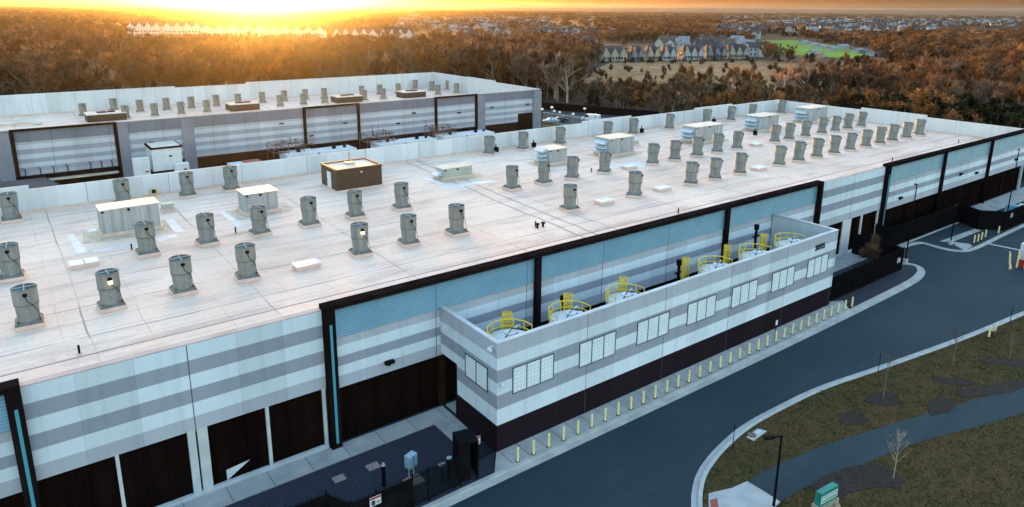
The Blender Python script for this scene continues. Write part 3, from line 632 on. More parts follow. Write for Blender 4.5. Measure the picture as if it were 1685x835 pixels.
for x, y, l in ((14.0, 82.3, 'small grey roof vent box behind the leftmost air handler'), (85.3, 80.0, 'small grey roof vent box behind the long hooded air handler')):
    t = empty('vent_box', l, 'roof vent', (x, y, RZ+.01)); MB().box(-.7, .7, -.6, .6, 0, .3).build('curb', 'curb_membrane', t); MB().box(-.55, .55, -.45, .45, .302, .8).box(-.62, .62, -.52, .52, .8, .86).build('cap', 'ahu_green', t)
for i, (x, y) in enumerate(((69.9, 87.6), (94.9, 87.3), (115.6, 87.2), (62.6, 87.9), (117.8, 76.9))):
    t = empty('roof_pump', ['small black motor unit on the roof beside the sixth back row fan', 'small black motor unit beside the ninth back row fan', 'small black motor unit beside the eleventh back row fan', 'small black motor unit beside the fifth back row fan', 'small black motor unit among the middle fans by the blue tinted unit'][i], 'motor unit', (x if i < 4 else 110.3, y if i < 4 else 74, RZ+.01))
    MB().box(-.4, .4, -.3, .3, 0, .12).build('base', 'curb_membrane', t); MB().box(-.3, .3, -.25, .25, .122, .85).build('housing', 'black_paint', t); MB().cyl(-.1, 0, .85, 1.3, .1, n=8).build('stub', 'black_paint', t)
stubs = [((131, 583), 'near the front edge at lower left'), ((217, 412), 'left of the second middle row fan'), ((388, 384), 'just right of the fourth middle fan'), ((881, 374), 'between the worn track and the front edge'), ((1116, 352), 'beside the front edge at mid roof'), ((1468, 266), 'on the front gutter line near the far end'), ((1577, 236), 'on the front gutter line closest to the far corner'), ((973, 284), 'among the middle row fans at mid roof')]
for (px, py), w in stubs:
    x, y, _ = P(px, py, 2, RZ); t = empty('roof_vent_pipe', f'short black vent pipe {w}', 'vent pipe', (x, y, RZ+.01))
    MB().cyl(0, 0, 0, .06, .2, n=10).build('flashing', 'curb_membrane', t); MB().cyl(0, 0, .06, .62, .07, n=8).build('pipe', 'black_paint', t)
x, y, _ = P(888, 375, 2, RZ); t = empty('roof_drain_pipes', 'pair of black mushroom vents beside the worn roof track', 'roof vents', (x, y, RZ+.01))
for dx in (-.3, .45): MB().cyl(dx, 0, 0, .4, .12, n=10).cyl(dx, 0, .4, .52, .26, .2, n=12).build('vent_cap', 'black_paint', t)
x, y, _ = P(254, 323, 2, RZ); t = empty('gas_regulator', 'small yellow and black pipe manifold at the foot of the rear parapet', 'pipe manifold', (x, y, RZ+.01))
MB().tube([(-.5, 0, 0), (-.5, 0, .9), (.3, 0, .9), (.3, 0, 0)], .07).build('pipe', 'yellow_paint', t); MB().box(-.2, .2, -.15, .15, .4, .75).build('valve', 'black_paint', t)
# white walkway pads / repair patches on the membrane
def patch(pts, mt, name='roof_patch'):
    q = [P(a, b_, 2, RZ) for a, b_ in pts]; part(MB().poly(q, RZ+.005, RZ+.009), name, mt, main)
patch([(111, 387), (122, 386), (144, 415), (127, 418)], 'white_patch'); patch([(152, 413), (222, 399), (222, 403), (154, 416)], 'white_patch'); patch([(271, 362), (284, 360), (305, 381), (288, 383)], 'white_patch')
patch([(360, 349), (370, 348), (403, 372), (391, 374)], 'white_patch'); patch([(256, 393), (287, 386), (294, 390), (262, 398)], 'white_patch'); patch([(141, 377), (156, 375), (160, 380), (146, 382)], 'white_patch')
patch([(690, 291), (700, 290), (740, 305), (812, 296), (818, 299), (738, 311)], 'white_patch'); patch([(1000, 275), (1050, 265), (1058, 268), (1006, 279)], 'white_patch'); patch([(1040, 275), (1075, 263), (1080, 266), (1045, 279)], 'white_patch')
# ------------------------------------------------------------------ far data hall (left, behind)
LY, LB, LR, LLX, LZ, LT = 139.0, 192.6, 112.9, -40.0, 5.6, 10.0
hall = empty('warehouse_building', 'second striped hall behind with brown portal frames, lit by the low sun', 'building', (40, 165, 0))
part(MB().box(LLX, LR-.3, LY+.4, LB-.3, 5.2, LZ), 'roof', 'roof_membrane', hall)
b = MB(); b.box(LLX, LR, LY, LY+.4, 0, LT); b.box(LR-.3, LR, LY+.402, LB, 0, LT); part(b, 'front_wall', 'far_striped_concrete', hall)
part(MB().box(LLX, LR, LY-.05, LY+.45, LT+.003, LT+.09), 'coping', 'coping', hall)
yy = [float(P(px, py, 0, LR)[1]) for px, py in ((770, 130), (816, 135))]
xk = [xs(287, 145, LB), xs(404, 137, LB)]
b = MB(); b.box(LLX, xk[0], LB-.3, LB, LZ-.2, LT+.35); b.box(xk[0], xk[1], LB-.3, LB, LZ-.2, LT); b.box(xk[1], LR, LB-.3, LB, LZ-.2, LT+.4); part(b, 'rear_parapet', 'parapet_white', hall)
b = MB(); b.box(LR-.34, LR+.02, yy[0], LB-.31, LZ-.2, LT+.4); b.box(LR-.34, LR+.02, yy[1], yy[0], LZ-.2, LT+.55); b.box(LR-.34, LR+.02, LY+.46, yy[1], LZ-.2, LT+.15); part(b, 'end_parapet', 'parapet_white', hall)
part(MB().box(LLX, LR-.4, LB-.6, LB-.31, LZ, LZ+.25), 'base_flashing', 'curb_membrane', hall)
for x0, x1 in ((-.6, 1.5), (17.1, 18.7), (27.5, 29.6), (93.3, 95.4), (110.3, 112.9)):
    part(MB().box(x0, x1, LY-.35, LY-.002, .02, LT-.3), 'pilaster', 'far_grey', hall)
part(MB().box(112.91, 113.3, LY-.4, LY+1.6, .02, LT), 'corner_fin', 'dark_base', hall)
for x0, x1, zb in ((1.6, 17.05, 0), (50.5, 62.9, 2.0), (81.5, 93.2, 2.0)):
    b = MB(); b.box(x0, x1, LY-.4, LY-.01, LT-.15, LT+.2); part(b, 'frame_beam', 'brown_frame', hall)
    for xx in (x0, x1-.55): part(MB().box(xx, xx+.55, LY-.4, LY-.01, .02, LT-.152), 'frame_post', 'brown_frame', hall)
    part(MB().box(x0+.56, x1-.56, LY-.3, LY-.01, 1.9, 2.3), 'frame_sill', 'brown_frame', hall)
part(MB().box(105.6, 110.2, LY-.04, LY-.002, .02, 4.4), 'bay_panel', 'brown_frame', hall)
part(MB().box(2.4, 16.3, LY-1.6, LY-.31, 1.35, 1.55), 'dock_canopy', 'rust_stain', hall)
for x, z in ((22.2, 5.9), (46, 7.2), (59.5, 6.1), (76, 6.9), (88, 6), (97.5, 6.6), (108.5, 6.5), (52, 4.1), (72, 4.9)):
    part(MB().box(x-.4, x+.4, LY-.5, LY-.002, z, z+.2), 'wall_lamp', 'black_paint', hall)
for x in (2.9, 5.0, 6.9, 8.9, 12.3, 14, 15.6): part(MB().tube([(x, LY-.15, 1.6), (x, LY-.15, 3.4), (x-.25, LY-.35, 3.6)], .07, 5), 'conduit', 'black_paint', hall)
part(MB().box(109.9, 112.2, LY-.40, LY-.352, 8.0, 8.7), 'number_plate', 'louver_blue', hall)
fanB = make_fan('x', 'fans on the far roof', False, 'fan_far'); used[id(fanB)] = 0
LF = [(13.17, 148.6), (18.78, 153.5), (19.05, 141.5), (22.56, 148.6), (23.8, 141.6), (27.2, 148.8), (28.3, 141.5), (31.7, 148.6), (32.9, 141.6), (36.5, 148.9), (40.7, 148.6), (45.8, 149.2), (50.5, 149.3), (47.0, 141.7), (55.15, 149.4), (51.9, 141.8), (56.5, 141.8), (59.3, 149), (68.3, 149), (65.25, 141.3), (72.8, 149), (69.8, 141.3), (77.7, 149.2), (85.2, 154.5), (86.9, 149.3), (84.0, 141.5), (91.5, 149.2), (89.5, 142.2), (94.7, 143)]
cnt = {}
for x, y in sorted(LF):
    y2, x2 = y*1.2323, x*1.2323; row = 'front' if y < 145 else 'middle' if y < 152 else 'back'
    k = cnt.get(row, 0); cnt[row] = k+1
    place(fanB, (x2, y2, LZ+.01), rnd.uniform(-.2, .2), f'tan grey exhaust fan, {ORD[k]} from left, {row} row of far roof', f'fans in the {row} row of the far roof')
for i, (x0, x1) in enumerate(((15.9, 23.4), (45.5, 52.3), (72.4, 79.3), (91.8, 98.7))):
    cx = (x0+x1)/2; t = empty('roof_hut', f'low brown walled plant box with cream lid, {ORD[i]} from the left on the far roof', 'roof plant box', (cx, 175.2, LZ+.01))
    w = x1-x0; MB().box(-w/2, w/2, -2.3, 2.3, 0, 1.5).build('wall', 'pent_brown', t)
    MB().box(-w/2-.1, w/2+.1, -2.4, 2.4, 1.5, 1.68).build('roof', 'cream_top', t); MB().box(-1.6, .2, -.8, .4, 1.68, 1.9).box(.5, 1.9, -.6, .6, 1.68, 1.9).build('vent_grille', 'black_paint', t)
t = empty('roof_duct', 'white bent roof duct at the left end of the far roof', 'duct', (3.2, 176, LZ+.01)); MB().tube([(-8, 0, .5), (2.8, 0, .6), (4.6, -1, .25)], .35, 8).build('pipe', 'cream_top', t); MB().box(-6, -5.7, -.4, .4, 0, .3).box(0, .3, -.4, .4, 0, .3).build('support', 'curb_membrane', t)
# loading side equipment standing in the service yard between the two halls
t = empty('loading_hut', 'white loading hut with brown trimmed roof against the far hall', 'loading hut', (23.0, 132.5, 0))
MB().box(-2.35, 2.35, -2.4, 3.0, 2.4, 6.2).build('wall', 'white_paint', t); MB().box(-2.5, 2.5, -2.55, 3.1, 6.2, 6.5).build('roof_trim', 'brown_frame', t); MB().box(-2.2, 2.2, -2.3, 2.9, 6.5, 6.56).build('roof', 'cream_top', t)
MB().box(-2.2, -1.9, -2.3, -2, 0, 2.4).box(1.9, 2.2, -2.3, -2, 0, 2.4).box(-2.2, -1.9, 2.5, 2.8, 0, 2.4).box(1.9, 2.2, 2.5, 2.8, 0, 2.4).build('leg', 'brown_frame', t); MB().box(.3, .8, -2.5, -2.4, 4.7, 4.95).build('wall_lamp', 'black_paint', t)
t = empty('service_door', 'tall white service cabinet left of the loading hut', 'cabinet', (18.9, 130.5, 0)); MB().box(-1.25, 1.25, -.6, .6, 0, 5.0).build('cabinet_body', 'white_paint', t, bevel=.03); MB().box(.5, .95, -.68, -.6, 2.5, 2.7).build('handle', 'black_paint', t)
t = empty('service_cabinet', 'small white cabinet below the loading hut', 'cabinet', (24.6, 127.5, 0)); MB().box(-1.1, 1.1, -.6, .6, 0, 3.9).build('cabinet_body', 'white_paint', t, bevel=.03); MB().box(.2, .7, -.68, -.6, 2.8, 3.0).build('handle', 'black_paint', t)
for i, (x0, x1) in enumerate(((41.5, 57), (60.5, 75.5), (75.8, 90.5))):
    w = x1-x0; cx = (x0+x1)/2
    t = empty('generator_set', f'white generator housing with rusty rooftop pipe rack, {ORD[i]} from the left by the far hall', 'generator', (cx, 130, 0), 0, 'generators in the service yard')
    MB().box(-w/2+1.5, -.2, -2.2, 2.2, 0, 3.0).box(.2, w/2, -2.2, 2.2, 0, 2.85).build('housing', 'white_paint', t, bevel=.04)
    MB().cyl(-w/4+.6, 0, 3.0, 3.5, .4, n=12).cyl(w/4, 0, 2.85, 3.4, .4, n=12).cyl(w/4+2.2, 0, 2.85, 3.3, .3, n=12).build('exhaust_cap', 'black_paint', t)
    b = MB()
    for k in range(34):
        a = [rnd.uniform(-w/2-.6, -w/2+5.5), rnd.uniform(-.5, 3), rnd.uniform(2.6, 4.9)]
        c = list(a); ax = rnd.choice((0, 0, 1, 2)); c[ax] += rnd.uniform(.8, 3.2)*(1 if ax != 2 else .5); b.tube([a, c], rnd.uniform(.04, .12), 5)
    for xx in (-w/2-.5, -w/2+2.4, -w/2+5.4):
        for y_ in (-.6, 3.0): b.tube([(xx, y_, 0), (xx, y_, 4.9)], .07, 4)
    for z in (3.4, 4.2, 4.9): b.tube([(-w/2-.5, -.6, z), (-w/2+5.4, -.6, z), (-w/2+5.4, 3, z), (-w/2-.5, 3, z), (-w/2-.5, -.6, z)], .05, 4)
    b.build('pipe_rack', 'pipe_rust', t)
t = empty('storage_shed', 'grey humped canopy roof at the left edge between the halls', 'shed', (-2, 122, 0)); 
MB().add([(-9, -4, 4.2), (7, -4, 4.2), (9.5, -3, 2.6), (-9, 4, 4.4), (7, 4, 4.4), (9.5, 3, 2.6), (-9, -4, 0), (7, -4, 0), (9.5, -3, 0), (-9, 4, 0), (7, 4, 0), (9.5, 3, 0)], [(0, 1, 4, 3), (1, 2, 5, 4), (0, 6, 7, 1), (1, 7, 8, 2), (2, 8, 11, 5), (3, 4, 10, 9), (4, 5, 11, 10), (0, 3, 9, 6)]).build('canopy', 'roof_tile', t)
t = empty('loading_ramp', 'pale blue and red flat topped bin in the yard before the far hall', 'skip', (34.2, 125, 0)); MB().box(-2.4, 0, -1.6, 1.6, 0, 3.2).build('container', 'hood_blue', t); MB().box(.1, 3.0, -1.6, 1.6, 0, 3.3).build('lid', 'red_brown', t)
# ------------------------------------------------------------------ ground, road, kerbs
def disc(R0, n, z): return [(R0*math.cos(2*PI*k/n), R0*math.sin(2*PI*k/n)) for k in range(n)]
b = MB(); b.add([(x, y, -.06) for x, y in disc(12500, 96, 0)], [tuple(range(96))]); structure(b, 'ground', 'forest_floor')
b = MB(); b.add([(-90, -60, 0), (150, -60, 0), (150, 91, 0), (142, 150, 0), (135, 212, 0), (-90, 212, 0)], [tuple(range(6))]); structure(b, 'road', 'asphalt')
KS = [(20, 10), (26, 17.2), (29.6, 21.0)]+[tuple(P(a, c)[:2]) for a, c in [(1148.6, 835), (1148.6, 813), (1155, 783), (1175.5, 753), (1205.6, 722.7), (1235, 700), (1270, 680.8), (1349, 640.5), (1443, 610), (1604, 552), (1685, 516.6)]]+[(97, 19.6), (118, 16.0), (150, 10.5)]
def smooth_line(pts, it=2):
    for _ in range(it):
        q = [pts[0]]
        for a, c in zip(pts, pts[1:]): q += [(a[0]*.75+c[0]*.25, a[1]*.75+c[1]*.25), (a[0]*.25+c[0]*.75, a[1]*.25+c[1]*.75)]
        pts = q+[pts[-1]]
    return pts
KSs = smooth_line(KS)
b = MB(); b.ribbon(KSs, .42, .004, .012, side=1); structure(b, 'gutter', 'concrete')
b = MB(); b.ribbon(KSs, .26, -.02, .145, side=-1); kob = structure(b, 'kerb', 'kerb_concrete')
off = [(x+.20, y-.24) for x, y in KSs]
isl = off+[(150, -60), (20, -60)]
b = MB(); b.poly(isl, -.03, .10); structure(b, 'grass_verge', 'lawn')
PT = [tuple(P(a, c, 2, .12)[:2]) for a, c in [(1229, 793), (1255, 776), (1339, 738), (1456, 701), (1516.6, 684), (1597, 659), (1685, 634)]]+[(75, 13.0), (95, 5.5), (120, -3)]
PB_ = [tuple(P(a, c, 2, .12)[:2]) for a, c in [(1283.5, 825), (1355.6, 786.5), (1422.7, 763), (1496.5, 733), (1540, 719), (1641, 694), (1685, 679)]]+[(72, 10.2), (92, 2.8), (118, -6)]
PT, PB_ = smooth_line(PT, 2), smooth_line(PB_, 2)
b = MB(); n = len(PT); b.add([(x, y, .112) for x, y in PT]+[(x, y, .112) for x, y in PB_], [(n+i, n+i+1, i+1, i) for i in range(n-1)]); structure(b, 'path', 'path_asphalt')
pad = [P(a, c, 2, .12) for a, c in [(1166, 812), (1205, 803), (1229, 792), (1256, 808), (1284, 826), (1270, 840), (1262, 870), (1167, 870)]]
structure(MB().poly(pad, .02, .125), 'pavement', 'concrete')
structure(MB().poly([P(a, c, 2, .13) for a, c in [(1168, 823), (1180, 820), (1186, 850), (1172, 852)]], .1, .132), 'tactile_paving', 'tactile_red')
def blob(cx, cy, rx, ry, z, n=36, a0=0, s=0):
    r2 = random.Random(s); ph = [r2.uniform(0, 6.28) for _ in range(4)]; o = []
    for k in range(n):
        a = 2*PI*k/n; q = 1+.10*math.sin(2*a+ph[0])+.08*math.sin(3*a+ph[1])+.05*math.sin(5*a+ph[2])+.03*math.sin(9*a+ph[3])
        x, y = rx*q*math.cos(a), ry*q*math.sin(a); o.append((cx+x*math.cos(a0)-y*math.sin(a0), cy+x*math.sin(a0)+y*math.cos(a0)))
    return o
def G(px, py, z=.12): q = P(px, py, 2, z); return float(q[0]), float(q[1])
mul = []
for i, (px, py, rx, ry, a) in enumerate([(1404, 689, 1.25, .75, -.3), (1453, 657, 1.45, 1.0, -.3), (1570, 628, 1.6, .55, -.9), (1664, 597, 2.3, .8, -.9), (1640, 640, 3.9, .75, -.35), (1548, 668, 1.9, .75, .1)]):
    x, y = G(px, py); mul.append((x, y, rx, ry, a))
b = MB()
for i, (x, y, rx, ry, a) in enumerate(mul): b.poly(blob(x, y, rx, ry, 0, s=i, a0=a), .05, .118+.002*i)
x, y = G(1410, 770); b.poly([G(*q) for q in ((1335, 800), (1350, 786), (1392, 770), (1432, 762), (1466, 772), (1488, 790), (1482, 803), (1440, 802), (1395, 812), (1360, 832))], .05, .134)
tag(b.build('mulch_bed', 'mulch'), kind='structure')
t = empty('storm_inlet', 'pale concrete storm drain slab with round rusty manhole beside the curved kerb', 'storm drain', (*G(1247, 712), .10))
q = [G(a, c) for a, c in [(1228, 720), (1246, 706), (1262, 710), (1240, 726)]]; ox, oy = G(1247, 712)
MB().poly([(x-ox, y-oy) for x, y in q], 0, .06).build('slab', 'concrete', t); x, y = G(1237, 717); MB().cyl(x-ox, y-oy, .06, .075, .33, n=20).build('manhole_cover', 'pipe_rust', t); x, y = G(1248, 712); MB().box(x-ox-.3, x-ox+.3, y-oy-.12, y-oy+.12, .06, .075).build('sump_lid', 'hood_blue', t)
# north side kerb, pavement strip, islands
KN = [(5, 32.45), (18.4, 32.55), (24.5, 32.55), (39.4, 32.4), (53.5, 32.3), (67.4, 32.4), (74.9, 32.5), (79.8, 32.6), (83.4, 32.85), (86.0, 33.5), (87.5, 34.6), (87.4, 35.7), (86.6, 36.4)]
KNs = smooth_line(KN, 2)
structure(MB().ribbon(KNs, .55, .004, .014, side=-1), 'gutter', 'concrete'); structure(MB().ribbon(KNs, .32, -.02, .14, side=1), 'kerb', 'kerb_concrete')
structure(MB().poly([(23.35, 32.88), (68.2, 32.75), (69.8, 34.3), (67.5, 35.4), (67.7, 34.6), (24.7, 34.6)], .0, .125), 'pavement', 'concrete')
b = MB()
for k in range(29): xx = 24.9+1.5*k; b.box(xx, xx+.03, 32.9, 34.58, .1, .128)
tag(b.build('pavement_joint', 'dark_base'), kind='structure')
structure(MB().poly([(5, 32.8), (23.3, 32.88), (24.7, 34.6), (24.75, 41), (-24, 41), (-24, 32)], .0, .02), 'gravel_yard', 'gravel')
structure(MB().poly([(67.7, 35.5), (69.9, 34.4), (68.3, 32.8), (80, 32.95), (85.8, 33.9), (87.1, 35.0), (86.3, 36.3), (84.9, 36.2), (84.9, 41.0), (67.7, 41.0)], .0, .06), 'gravel_yard', 'gravel')
structure(MB().poly([(-24, 40.15), (23.0, 40.15), (23.0, 36.9), (24.7, 36.9), (24.75, 41.9), (-24, 41.9)], .0, .10), 'pavement', 'concrete')
b = MB()
for k in range(18): xx = -20+2.6*k; b.box(xx, xx+.03, 40.17, 41.88, .08, .103)
tag(b.build('pavement_joint', 'dark_base'), kind='structure')
structure(MB().poly([(67.7, 39.4), (141.5, 39.4), (150, 39.4), (150, 41.9), (67.7, 41.9)], .0, .10), 'pavement', 'concrete')
KI = [(88.6, 39.1), (95, 38.9), (97.3, 38.5), (97.0, 37.3), (96.9, 35.2), (97.5, 34.0), (98.6, 33.3), (101.5, 33.1), (110.7, 33.3), (122, 33.3), (140, 33.2)]
structure(MB().ribbon(smooth_line(KI), .5, -.02, .14, side=0), 'kerb', 'kerb_concrete')
structure(MB().poly([(97.4, 38.3), (97.2, 35.4), (98.0, 34.1), (99.2, 33.5), (111, 33.6), (111.5, 39.3), (97.4, 39.3)], 0, .05), 'gravel_yard', 'asphalt')
structure(MB().poly([G(1547, 397), G(1608, 375), G(1614, 379), G(1565, 398.5)], .02, .11), 'pavement', 'concrete')
structure(MB().poly([G(1566, 398), G(1594, 401), G(1600, 405), G(1588, 412), G(1574, 405)], .02, .11), 'pavement', 'concrete')
structure(MB().poly([G(1598, 345), G(1652, 330), G(1685, 318), G(1685, 330), G(1612, 356)], .02, .12), 'pavement', 'concrete')
structure(MB().poly([G(1617, 345, 0), G(1662, 352, 0), G(1662, 355, 0), G(1612, 348, 0)], .002, .006), 'road_marking', 'white_paint')
structure(MB().poly([G(1618, 399, 0), G(1682, 412, 0), G(1682, 413.4, 0), G(1616, 400, 0)], .002, .006), 'road_marking', 'light_sill')
structure(MB().poly([(68.2, 36.2), (69.6, 36.2), (69.6, 37.0), (68.2, 37.0)], .06, .075), 'yard_pad', 'pad_pink')
# lot beyond, right of the far hall
structure(MB().poly([(113.4, 139), (121, 137.6), (120, 146), (118, 152), (113.4, 152)], .0, .08), 'grass_verge', 'lawn_olive')
structure(MB().ribbon([(113.6, 152.4), (119, 152), (122.5, 138), (124, 131)], .5, 0, .15), 'kerb', 'kerb_concrete')
structure(MB().ribbon([(128, 171), (131.5, 160), (134, 146), (137, 134)], .5, 0, .15), 'kerb', 'kerb_concrete')
# ------------------------------------------------------------------ bollards
def bollard(x, y, lab, grp, proto=[None], h=1.12, rz=0):
    if proto[0] is None:
        t = empty('bollard', lab, 'bollard', (x, y, .125), 0, grp); b = MB(); b.cyl(0, 0, 0, 1.02, .09, n=14); b.cyl(0, 0, 1.02, 1.1, .09, .05, n=14); b.cyl(0, 0, 1.1, 1.12, .05, .01, n=14); b.build('post', 'bollard_yellow', t)
        MB().cyl(0, 0, .0, .03, .15, n=14).build('base', 'dark_base', t); proto[0] = t; return t
    return dup(proto[0], (x, y, .125), 0, lab, grp)
for i in range(33):
    bx = 25.3+(69.0-25.3)*i/32; by = 32.92
    bollard(bx, by, f'slim yellow bollard along the annex kerb, {ORD[i]} from the left end', 'yellow bollards along the annex kerb')
for i, (px, py) in enumerate([(1602.5, 400), (1608.6, 398), (1614.6, 395), (1621, 391)]): bollard(*G(px, py), f'{ORD[i]} from the left of four short yellow bollards by the far gate', 'bollards by the far gate')
t = bollard(*G(1642.5, 385), 'single pale bollard right of the four yellow ones at the far gate', 'bollards by the far gate')
for i, (px, py) in enumerate([(1627, 555), (1637, 548)]): bollard(*G(px, py), f'{["left", "right"][i]} one of two yellow bollards on the grass verge behind the kerb', 'bollards on the grass verge')
t = empty('gate_barrier', 'crossed yellow posts of a barrier at the right picture edge', 'barrier', (*G(1661, 444, 0), 0))
MB().tube([(0, 0, 0), (.15, .25, 1.9)], .08, 8).tube([(.6, .3, .5), (.75, .5, 2.0)], .08, 8).tube([(-.1, -.2, .2), (.65, .35, 1.0)], .07, 8).build('post', 'bollard_yellow', t)
t = empty('gate_cabinet', 'white cabinet on a red base guarded by yellow posts at the right edge', 'gate control', (*G(1684, 438, 0), 0))
MB().box(-.6, .6, -.5, .5, .9, 2.9).build('cabinet', 'white_paint', t, bevel=.03); MB().box(-.7, .7, -.6, .6, 0, .9).build('base', 'red_paint', t)
for dx, dy in ((-1.3, .3), (-.95, -.4), (-.5, -.9)): MB().cyl(dx, dy, 0, 2.2, .1, n=10).build('guard_post', 'bollard_yellow', t)
# ------------------------------------------------------------------ fences
def fence(pts, h, lab, name='security_fence', post=2.4, pick=.125, z0=.02, mesh_panel=True):
    o0 = pts[0]; t = empty(name, lab, 'fence', (o0[0], o0[1], z0))
    pk = MB(); ra = MB(); po = []
    for (xa, ya), (xb, yb) in zip(pts, pts[1:]):
        L = math.hypot(xb-xa, yb-ya); ux, uy = (xb-xa)/L, (yb-ya)/L
        for k in range(int(L/pick)+1):
            d = k*pick; x, y = xa+ux*d-o0[0], ya+uy*d-o0[1]; pk.cyl(x, y, .05, h, .016, n=4, cap=False)
        for z in (.22, h*.55, h-.2): ra.tube([(xa-o0[0], ya-o0[1], z), (xb-o0[0], yb-o0[1], z)], .03, 4)
        for k in range(int(L/post)+1): d = min(k*post, L); po.append((xa+ux*d-o0[0], ya+uy*d-o0[1]))
    pk.build('picket_panel', 'black_paint', t); ra.build('rail', 'black_paint', t)
    for x, y in po: MB().box(x-.045, x+.045, y-.045, y+.045, 0, h+.08).build('post', 'black_paint', t)
    if mesh_panel:
        sc = MB()
        for (xa, ya), (xb, yb) in zip(pts, pts[1:]):
            L = math.hypot(xb-xa, yb-ya); nx, ny = -(yb-ya)/L*.03, (xb-xa)/L*.03
            sc.add([(xa-o0[0]+nx, ya-o0[1]+ny, .08), (xb-o0[0]+nx, yb-o0[1]+ny, .08), (xb-o0[0]+nx, yb-o0[1]+ny, h-.12), (xa-o0[0]+nx, ya-o0[1]+ny, h-.12),
                    (xa-o0[0]+2*nx, ya-o0[1]+2*ny, .08), (xb-o0[0]+2*nx, yb-o0[1]+2*ny, .08), (xb-o0[0]+2*nx, yb-o0[1]+2*ny, h-.12), (xa-o0[0]+2*nx, ya-o0[1]+2*ny, h-.12)], [(0, 1, 2, 3), (7, 6, 5, 4), (3, 2, 6, 7), (0, 4, 5, 1)])
        sc.build('privacy_mesh', 'black_paint', t)
    return t
fence([(67.9, 34.9), (84.4, 35.1), (85.2, 38), (85.2, 41.6)], 2.9, 'tall black screened fence closing the gravel yard right of the annex', z0=.06)
f2 = fence([(90.8, 41.6), (91.2, 39.7), (111.3, 39.6), (109.7, 36.3), (112.2, 33.9), (118.8, 33.8)], 3.0, 'tall black fence zigzagging to the far gate', z0=.05)
fence([(118.9, 33.8), (126, 33.7), (134, 33.6)], 2.6, 'open black picket fence behind the road beyond the far gate', mesh_panel=False)
fence([(20.9, 33.25), (17.5, 33.2)], 2.3, 'open black picket gate left of the turnstile cage', name='picket_gate', mesh_panel=False, pick=.05)
fence([(17.4, 33.2), (13.4, 33.25), (12.6, 34.9), (-4, 35.2)], 2.3, 'black screened fence along the gravel yard at the bottom left')
fence([(22.5, 34.5), (24.6, 34.75)], 2.2, 'short open black picket fence between turnstile cage and annex corner', mesh_panel=False, pick=.08)
t = empty('turnstile_cage', 'tall black turnstile cage at the end of the picket gate by the annex', 'turnstile', (21.75, 33.95, .02), R(-14))
b = MB()
for k in range(9):
    for s in (-.6, .6): b.box(s-.02, s+.02, -.7+.16*k, -.66+.16*k, 0, 2.8)
b.box(-.65, .65, -.75, .75, 2.8, 2.9); b.box(-.04, .04, -.04, .04, 0, 2.8)
for k in range(12):
    for a in (0, 2.09, 4.19): b.tube([(0, 0, .2+.2*k), (.5*math.cos(a+.3), .5*math.sin(a+.3), .2+.2*k)], .02, 4)
b.build('cage', 'black_paint', t); MB().box(-.65, -.6, -.72, .72, .1, 2.75).build('side_panel', 'black_paint', t); MB().box(.6, .65, -.72, .72, .1, 2.75).build('side_panel', 'black_paint', t); MB().box(-.58, .1, -.73, -.69, .1, 2.75).build('front_panel', 'black_paint', t)
# warning signs on the fences
def wsign(x, y, z, rz, lab):
    t = empty('warning_sign', lab, 'sign', (x, y, z), rz); MB().box(-.36, .36, -.02, .0, -.3, .3).build('board', 'white_paint', t)
    MB().box(-.34, .34, -.03, -.021, .14, .28).build('header_band', 'sign_red', t); MB().box(-.26, -.02, -.03, -.021, -.24, .06).box(.06, .28, -.03, -.021, -.1, -.05).box(.06, .28, -.03, -.021, -.2, -.16).build('pictogram', 'letter_dark', t); return t
wsign(22.95, 34.5, 1.75, R(5), 'white and red warning sign on the open fence beside the turnstile')
wsign(14.9, 33.15, 1.75, 0, 'white and red warning sign on the bottom left screened fence')
wsign(83.2, 35.0, 1.6, 0, 'small white sign on the black fence right of the annex')
wsign(113.6, 33.75, 2.2, 0, 'pale sign on the black fence at the far gate')
t = empty('electrical_cabinet', 'light blue cabinet on legs in the dark gravel yard', 'electrical cabinet', (*G(677, 784, 0), .02), R(20))
MB().box(-.36, .36, -.25, .25, .75, 1.65).build('cabinet', 'car_blue', t, bevel=.02); MB().box(-.02, .02, -.27, -.251, .8, 1.6).build('door_gap', 'black_paint', t)
for s in (-.25, .2): MB().box(s, s+.06, -.03, .03, 0, .75).build('leg', 'hood_blue', t)
for i, (px, py, w) in enumerate([(558, 788, .62), (614, 768, .68), (681, 791, .95)]):
    x, y = G(px, py, .03); o = MB().box(-w*.62, w*.62, -w*.5, w*.5, 0, .05).box(-w*.35, w*.35, -w*.28, w*.28, .05, .07).build('ground_box', 'pad_pink', loc=(x, y, .02)); tag(o, ['smaller greyish square ground box lid in the gravel, leftmost', 'square pink ground box lid in the middle of the gravel yard', 'largest pink ground box lid below the light blue cabinet'][i], 'ground box')
t = empty('yard_post', 'short black post with a grey cap in the bottom left gravel yard', 'post', (*G(632, 800, 0), .02)); MB().cyl(0, 0, 0, 1.5, .13, n=10).build('post', 'black_paint', t); MB().cyl(0, 0, 1.5, 1.68, .14, .08, n=12).build('cap', 'concrete', t)
t = empty('card_reader', 'pale blue card reader and black post beside the picket gate', 'card reader', (*G(728, 795, 0), .02)); MB().cyl(0, 0, 0, 1.3, .06, n=8).cyl(.6, .1, 0, 1.5, .14, n=10).build('post', 'black_paint', t); MB().box(-.25, .25, -.1, .12, 1.3, 1.42).cyl(.6, .1, 1.5, 1.58, .17, n=12).build('reader_head', 'hood_blue', t)
o = tag(MB().cyl(0, 0, 0, .3, .14, .1, n=12).cyl(0, 0, .3, .42, .08, n=10).box(-.2, .2, -.04, .04, .18, .24).build('fire_hydrant', 'red_paint', loc=(73.6, 39.0, .1)), 'small red hydrant on the walk behind the fence right of the annex', 'hydrant')
